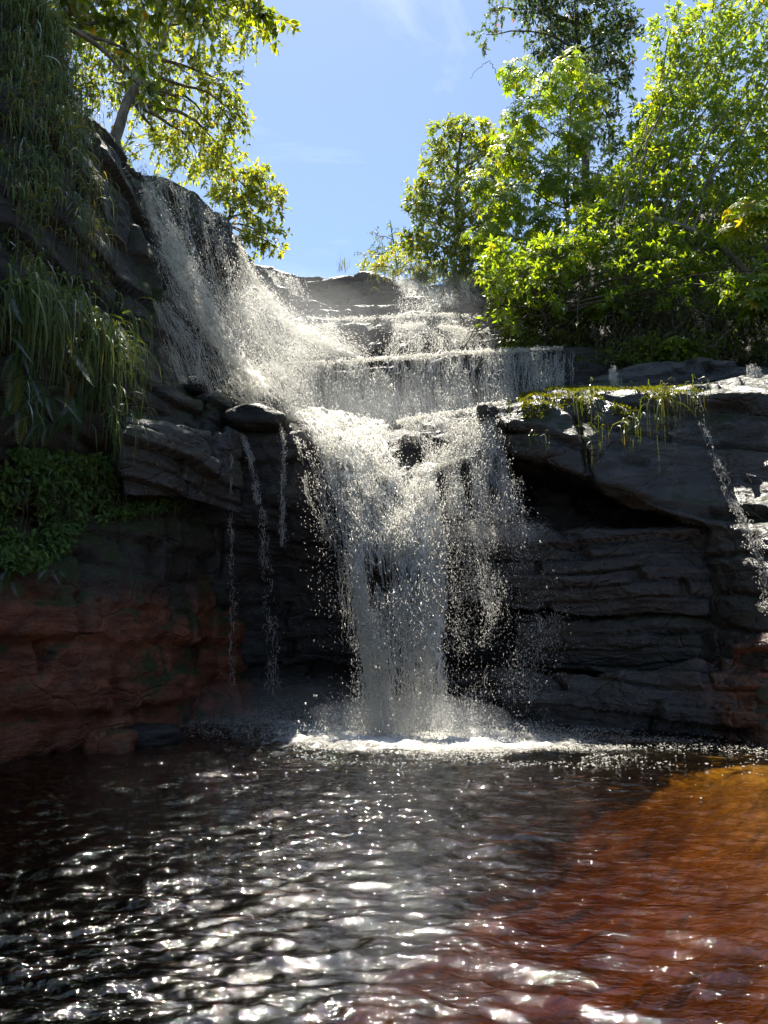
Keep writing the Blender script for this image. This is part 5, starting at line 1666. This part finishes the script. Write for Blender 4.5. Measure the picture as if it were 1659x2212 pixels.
fern('yellowing fern hanging at the left edge', [(22, 790, 25, 895, 'fern_yellow', 0.2), (38, 890, 41, 960, 'fern_yellow', 0.13)])
fern('green fern arching over the silvery grass at the left edge', [(8, 635, 52, 700, 'fern', 0.2), (2, 735, 72, 785, 'fern', 0.12)])
fern('fern sprouting from the ledge above the red rock', [(15, 1245, 66, 1222, 'fern', 0.16), (15, 1250, 58, 1240, 'fern', 0.16), (20, 1255, 40, 1290, 'fern', 0.14), (5, 1240, 4, 1285, 'fern', 0.12), (18, 1240, 90, 1210, 'fern', 0.1)])
fern('small fern on the lip of the red rock', [(100, 1238, 130, 1262, 'fern', 0.1), (98, 1238, 82, 1262, 'fern', 0.1), (105, 1235, 140, 1245, 'fern', 0.09)])
fern('thin fern left of the blue-grey slab', [(150, 735, 168, 748, 'fern', 0.09), (165, 770, 190, 792, 'fern', 0.09)])

VG = 'thin vines hanging down the left cliff'
for i in range(34):
    px = 5 + 190 * rng.random()
    y0 = 180 + 330 * rng.random()
    y1 = y0 + 180 + 280 * rng.random()
    a_, nn = on_cliff(px, y0)
    e_, ne = on_cliff(px + rng.normal() * 14, y1)
    a_ = a_ + nn * 0.2
    pts = wander(a_, [e_[0] * 0.5 + a_[0] * 0.5 + 0.15, min(a_[1], e_[1]) - 0.25, e_[2]], 16, 0.02)
    r = root('vine', a_, 'thin woody vine dangling with a few small leaves on the left cliff', 'vine', VG)
    v, f = tube_np(pts, 0.004 + 0.005 * rng.random(), 4)
    put('stem', v, f, M['vine'], r)
    nl = 9
    c = pts[rng.integers(3, 16, nl)] + rng.normal(size=(nl, 3)) * 0.02
    L = 0.06 + 0.06 * rng.random(nl)
    v, f, k = leaves(c, rng.normal(size=(nl, 3)) * 0.6 + [0.2, -0.3, -0.7], unit(rng.normal(size=(nl, 3)) * 0.4 + [0.3, -0.8, 0.5]), L, L * 0.45, True)
    ac = Acc()
    ac.add(v, f, np.repeat(0.3 + 0.5 * rng.random(nl), k))
    ac.build('foliage', M['fern'], r, smooth_shade=False)

# ivy over the lower left cliff
sel = (CLpx[:, 0] > -20) & (CLpx[:, 0] < 425) & (CLpx[:, 1] > 935) & (CLpx[:, 1] < 1240)
ids = np.nonzero(sel)[0]
ids = ids[rng.integers(0, len(ids), 24000)]
bx, by = CLpx[ids, 0], CLpx[ids, 1]
lowlim = np.interp(bx, [0, 100, 200, 300, 380, 430], [1235, 1215, 1130, 1110, 1090, 1040])
upl = np.interp(bx, [0, 220, 260, 430], [960, 985, 965, 985])
g = fbm(CLf[ids] * 1.4, 55, 3) + 0.18 * np.exp(-((bx - 330) / 90) ** 2)
keep = (by < lowlim) & (by > upl) & (g + 0.2 * rng.random(len(ids)) > 0.5)
ids = ids[keep]
pos = CLf[ids] + CLnf[ids] * (0.02 + 0.14 * rng.random(len(ids)))[:, None]
nl = len(pos)
L = 0.055 + 0.085 * rng.random(nl)
v, f, k = leaves(pos, rng.normal(size=(nl, 3)) * 0.6 + [0.2, -0.2, -0.6], unit(CLnf[ids] + rng.normal(size=(nl, 3)) * 0.5 + [0, 0, 0.3]), L, L * 0.45)
ac = Acc()
ac.add(v, f, np.repeat(0.05 + 0.9 * rng.random(nl) ** 1.5, k))
for i in range(70):
    px, py = 10 + 390 * rng.random(), 960 + 130 * rng.random()
    a_, nn = on_cliff(px, py)
    v, f = tube_np(wander(a_ + nn * 0.12, a_ + nn * 0.12 + [rng.normal() * 0.1, -0.15, -0.4 - 0.5 * rng.random()], 8, 0.05), 0.004, 3)
    ac.add(v, f, 0.5, 1)
M['ivy'] = mat_leaf('ivy_leaf', [(0.0, (0.06, 0.12, 0.03)), (0.7, (0.13, 0.23, 0.05)), (1.0, (0.2, 0.26, 0.06))], 1.4, 0.4, 0.4, 0.3)
o = ac.build('ivy', [M['ivy'], M['vine']], None, smooth_shade=False)
tag(o, 'small-leaved ivy spread over the shaded lower left cliff', 'ivy', kind='stuff')
NTRI[0] += nl * 4

# --- moss and grass on the right slab
GRN = gnormals(GR)
if (GRN.reshape(-1, 3) @ np.array([0, -1, 0.3])).mean() < 0:
    GRN = -GRN
gx_, gy_ = proj(GR)
gp = np.stack([gx_.ravel(), gy_.ravel()], 1)
Gf, Gn = GR.reshape(-1, 3), GRN.reshape(-1, 3)


def on_slab(px, py):
    i = int(np.argmin(((gp - [px, py]) ** 2).sum(1)))
    return Gf[i], Gn[i]


for px, py, L, n, lb in [
        (1430, 868, 0.95, 75, 'largest grass tuft hanging from the edge of the mossy slab'),
        (1272, 868, 0.75, 30, 'thin grass strands hanging from the slab left of the largest tuft'),
        (1338, 856, 0.8, 36, 'pale grass strands hanging in the middle of the slab edge'),
        (1500, 858, 0.6, 40, 'short grass tuft at the right end of the mossy edge'),
        (1395, 858, 0.45, 34, 'small bright grass tuft on the mossy edge'),
        (1468, 856, 0.45, 34, 'small grass tuft between the largest tuft and the trickle'),
        (1275, 935, 0.7, 22, 'yellow grass blades growing from the face of the slab'),
        (1358, 925, 0.7, 26, 'few long blades hanging on the slab face under the pale strands'),
        (1095, 878, 0.4, 16, 'few grass blades beside the white water at the slab corner'),
        (1160, 955, 0.25, 24, 'little grass clump on the rock step beside the white water')]:
    b_, nn = on_slab(px, py)
    tuft(b_ + [0, -0.08, 0.03], np.array([0.05, -0.55, 0]), n, L, 0.014, lb, mat='grass_yellow', fall_=1.15, jit=0.1, spread=0.6, lift=0.7)
b_ = P(738, 582, 21.55)
tuft(b_, np.array([0, -0.1, 0.4]), 26, 0.55, 0.022, 'thin upright grass on the skyline rock', mat='grass_yellow', fall_=0.25, lift=1.6, spread=0.25)
for i, (px, py, lb) in enumerate([(830, 596, 'grass fringe at the right end of the skyline rock'), (870, 606, 'long grass over the little skyline stream'), (912, 600, 'bright grass bank beside the skyline stream'), (960, 600, 'grass below the mid green tree')]):
    tuft(P(px, py, 21.2 - i * 0.2), np.array([0, -0.5, 0.2]), 90, 0.7, 0.02, lb, mat='grass_yellow', fall_=0.9, lift=0.9, jit=0.25)
n = 16000
px = 1130 + 385 * rng.random(n)
iy = np.interp(px, [1130, 1150, 1300, 1430, 1530], [862, 851, 846, 848, 850])
u_, v_ = (px - 829.5) / F, (1106 - iy) / F
D = np.stack([u_, cp - v_ * sp, sp + v_ * cp], 1)
sel = (gp[:, 0] > 1125) & (gp[:, 0] < 1515) & (gp[:, 1] > 838) & (gp[:, 1] < 905)
ids = np.nonzero(sel)[0]
ids = ids[rng.integers(0, len(ids), n)]
g = fbm(Gf[ids] * np.array([2.0, 2, 3]), 66, 3) - 0.0042 * (gp[ids, 1] - 862) + 0.12 * Gn[ids, 2]
ids = ids[g > 0.5]
nl = len(ids)
pos = Gf[ids]
L = 0.03 + 0.035 * rng.random(nl)
v, f, k = leaves(pos, Gn[ids] + rng.normal(size=(nl, 3)) * 0.5 + [0, -0.1, 0.2], unit(rng.normal(size=(nl, 3))), L, L * 0.5)
ac = Acc()
ac.add(v, f, np.repeat(rng.random(nl), k))
o = ac.build('moss', M['moss'], None, smooth_shade=False)
tag(o, 'yellow-green moss cushion along the top edge of the right slab', 'moss', kind='stuff')
NTRI[0] += nl * 4
print('triangles in plants and spray', NTRI[0])
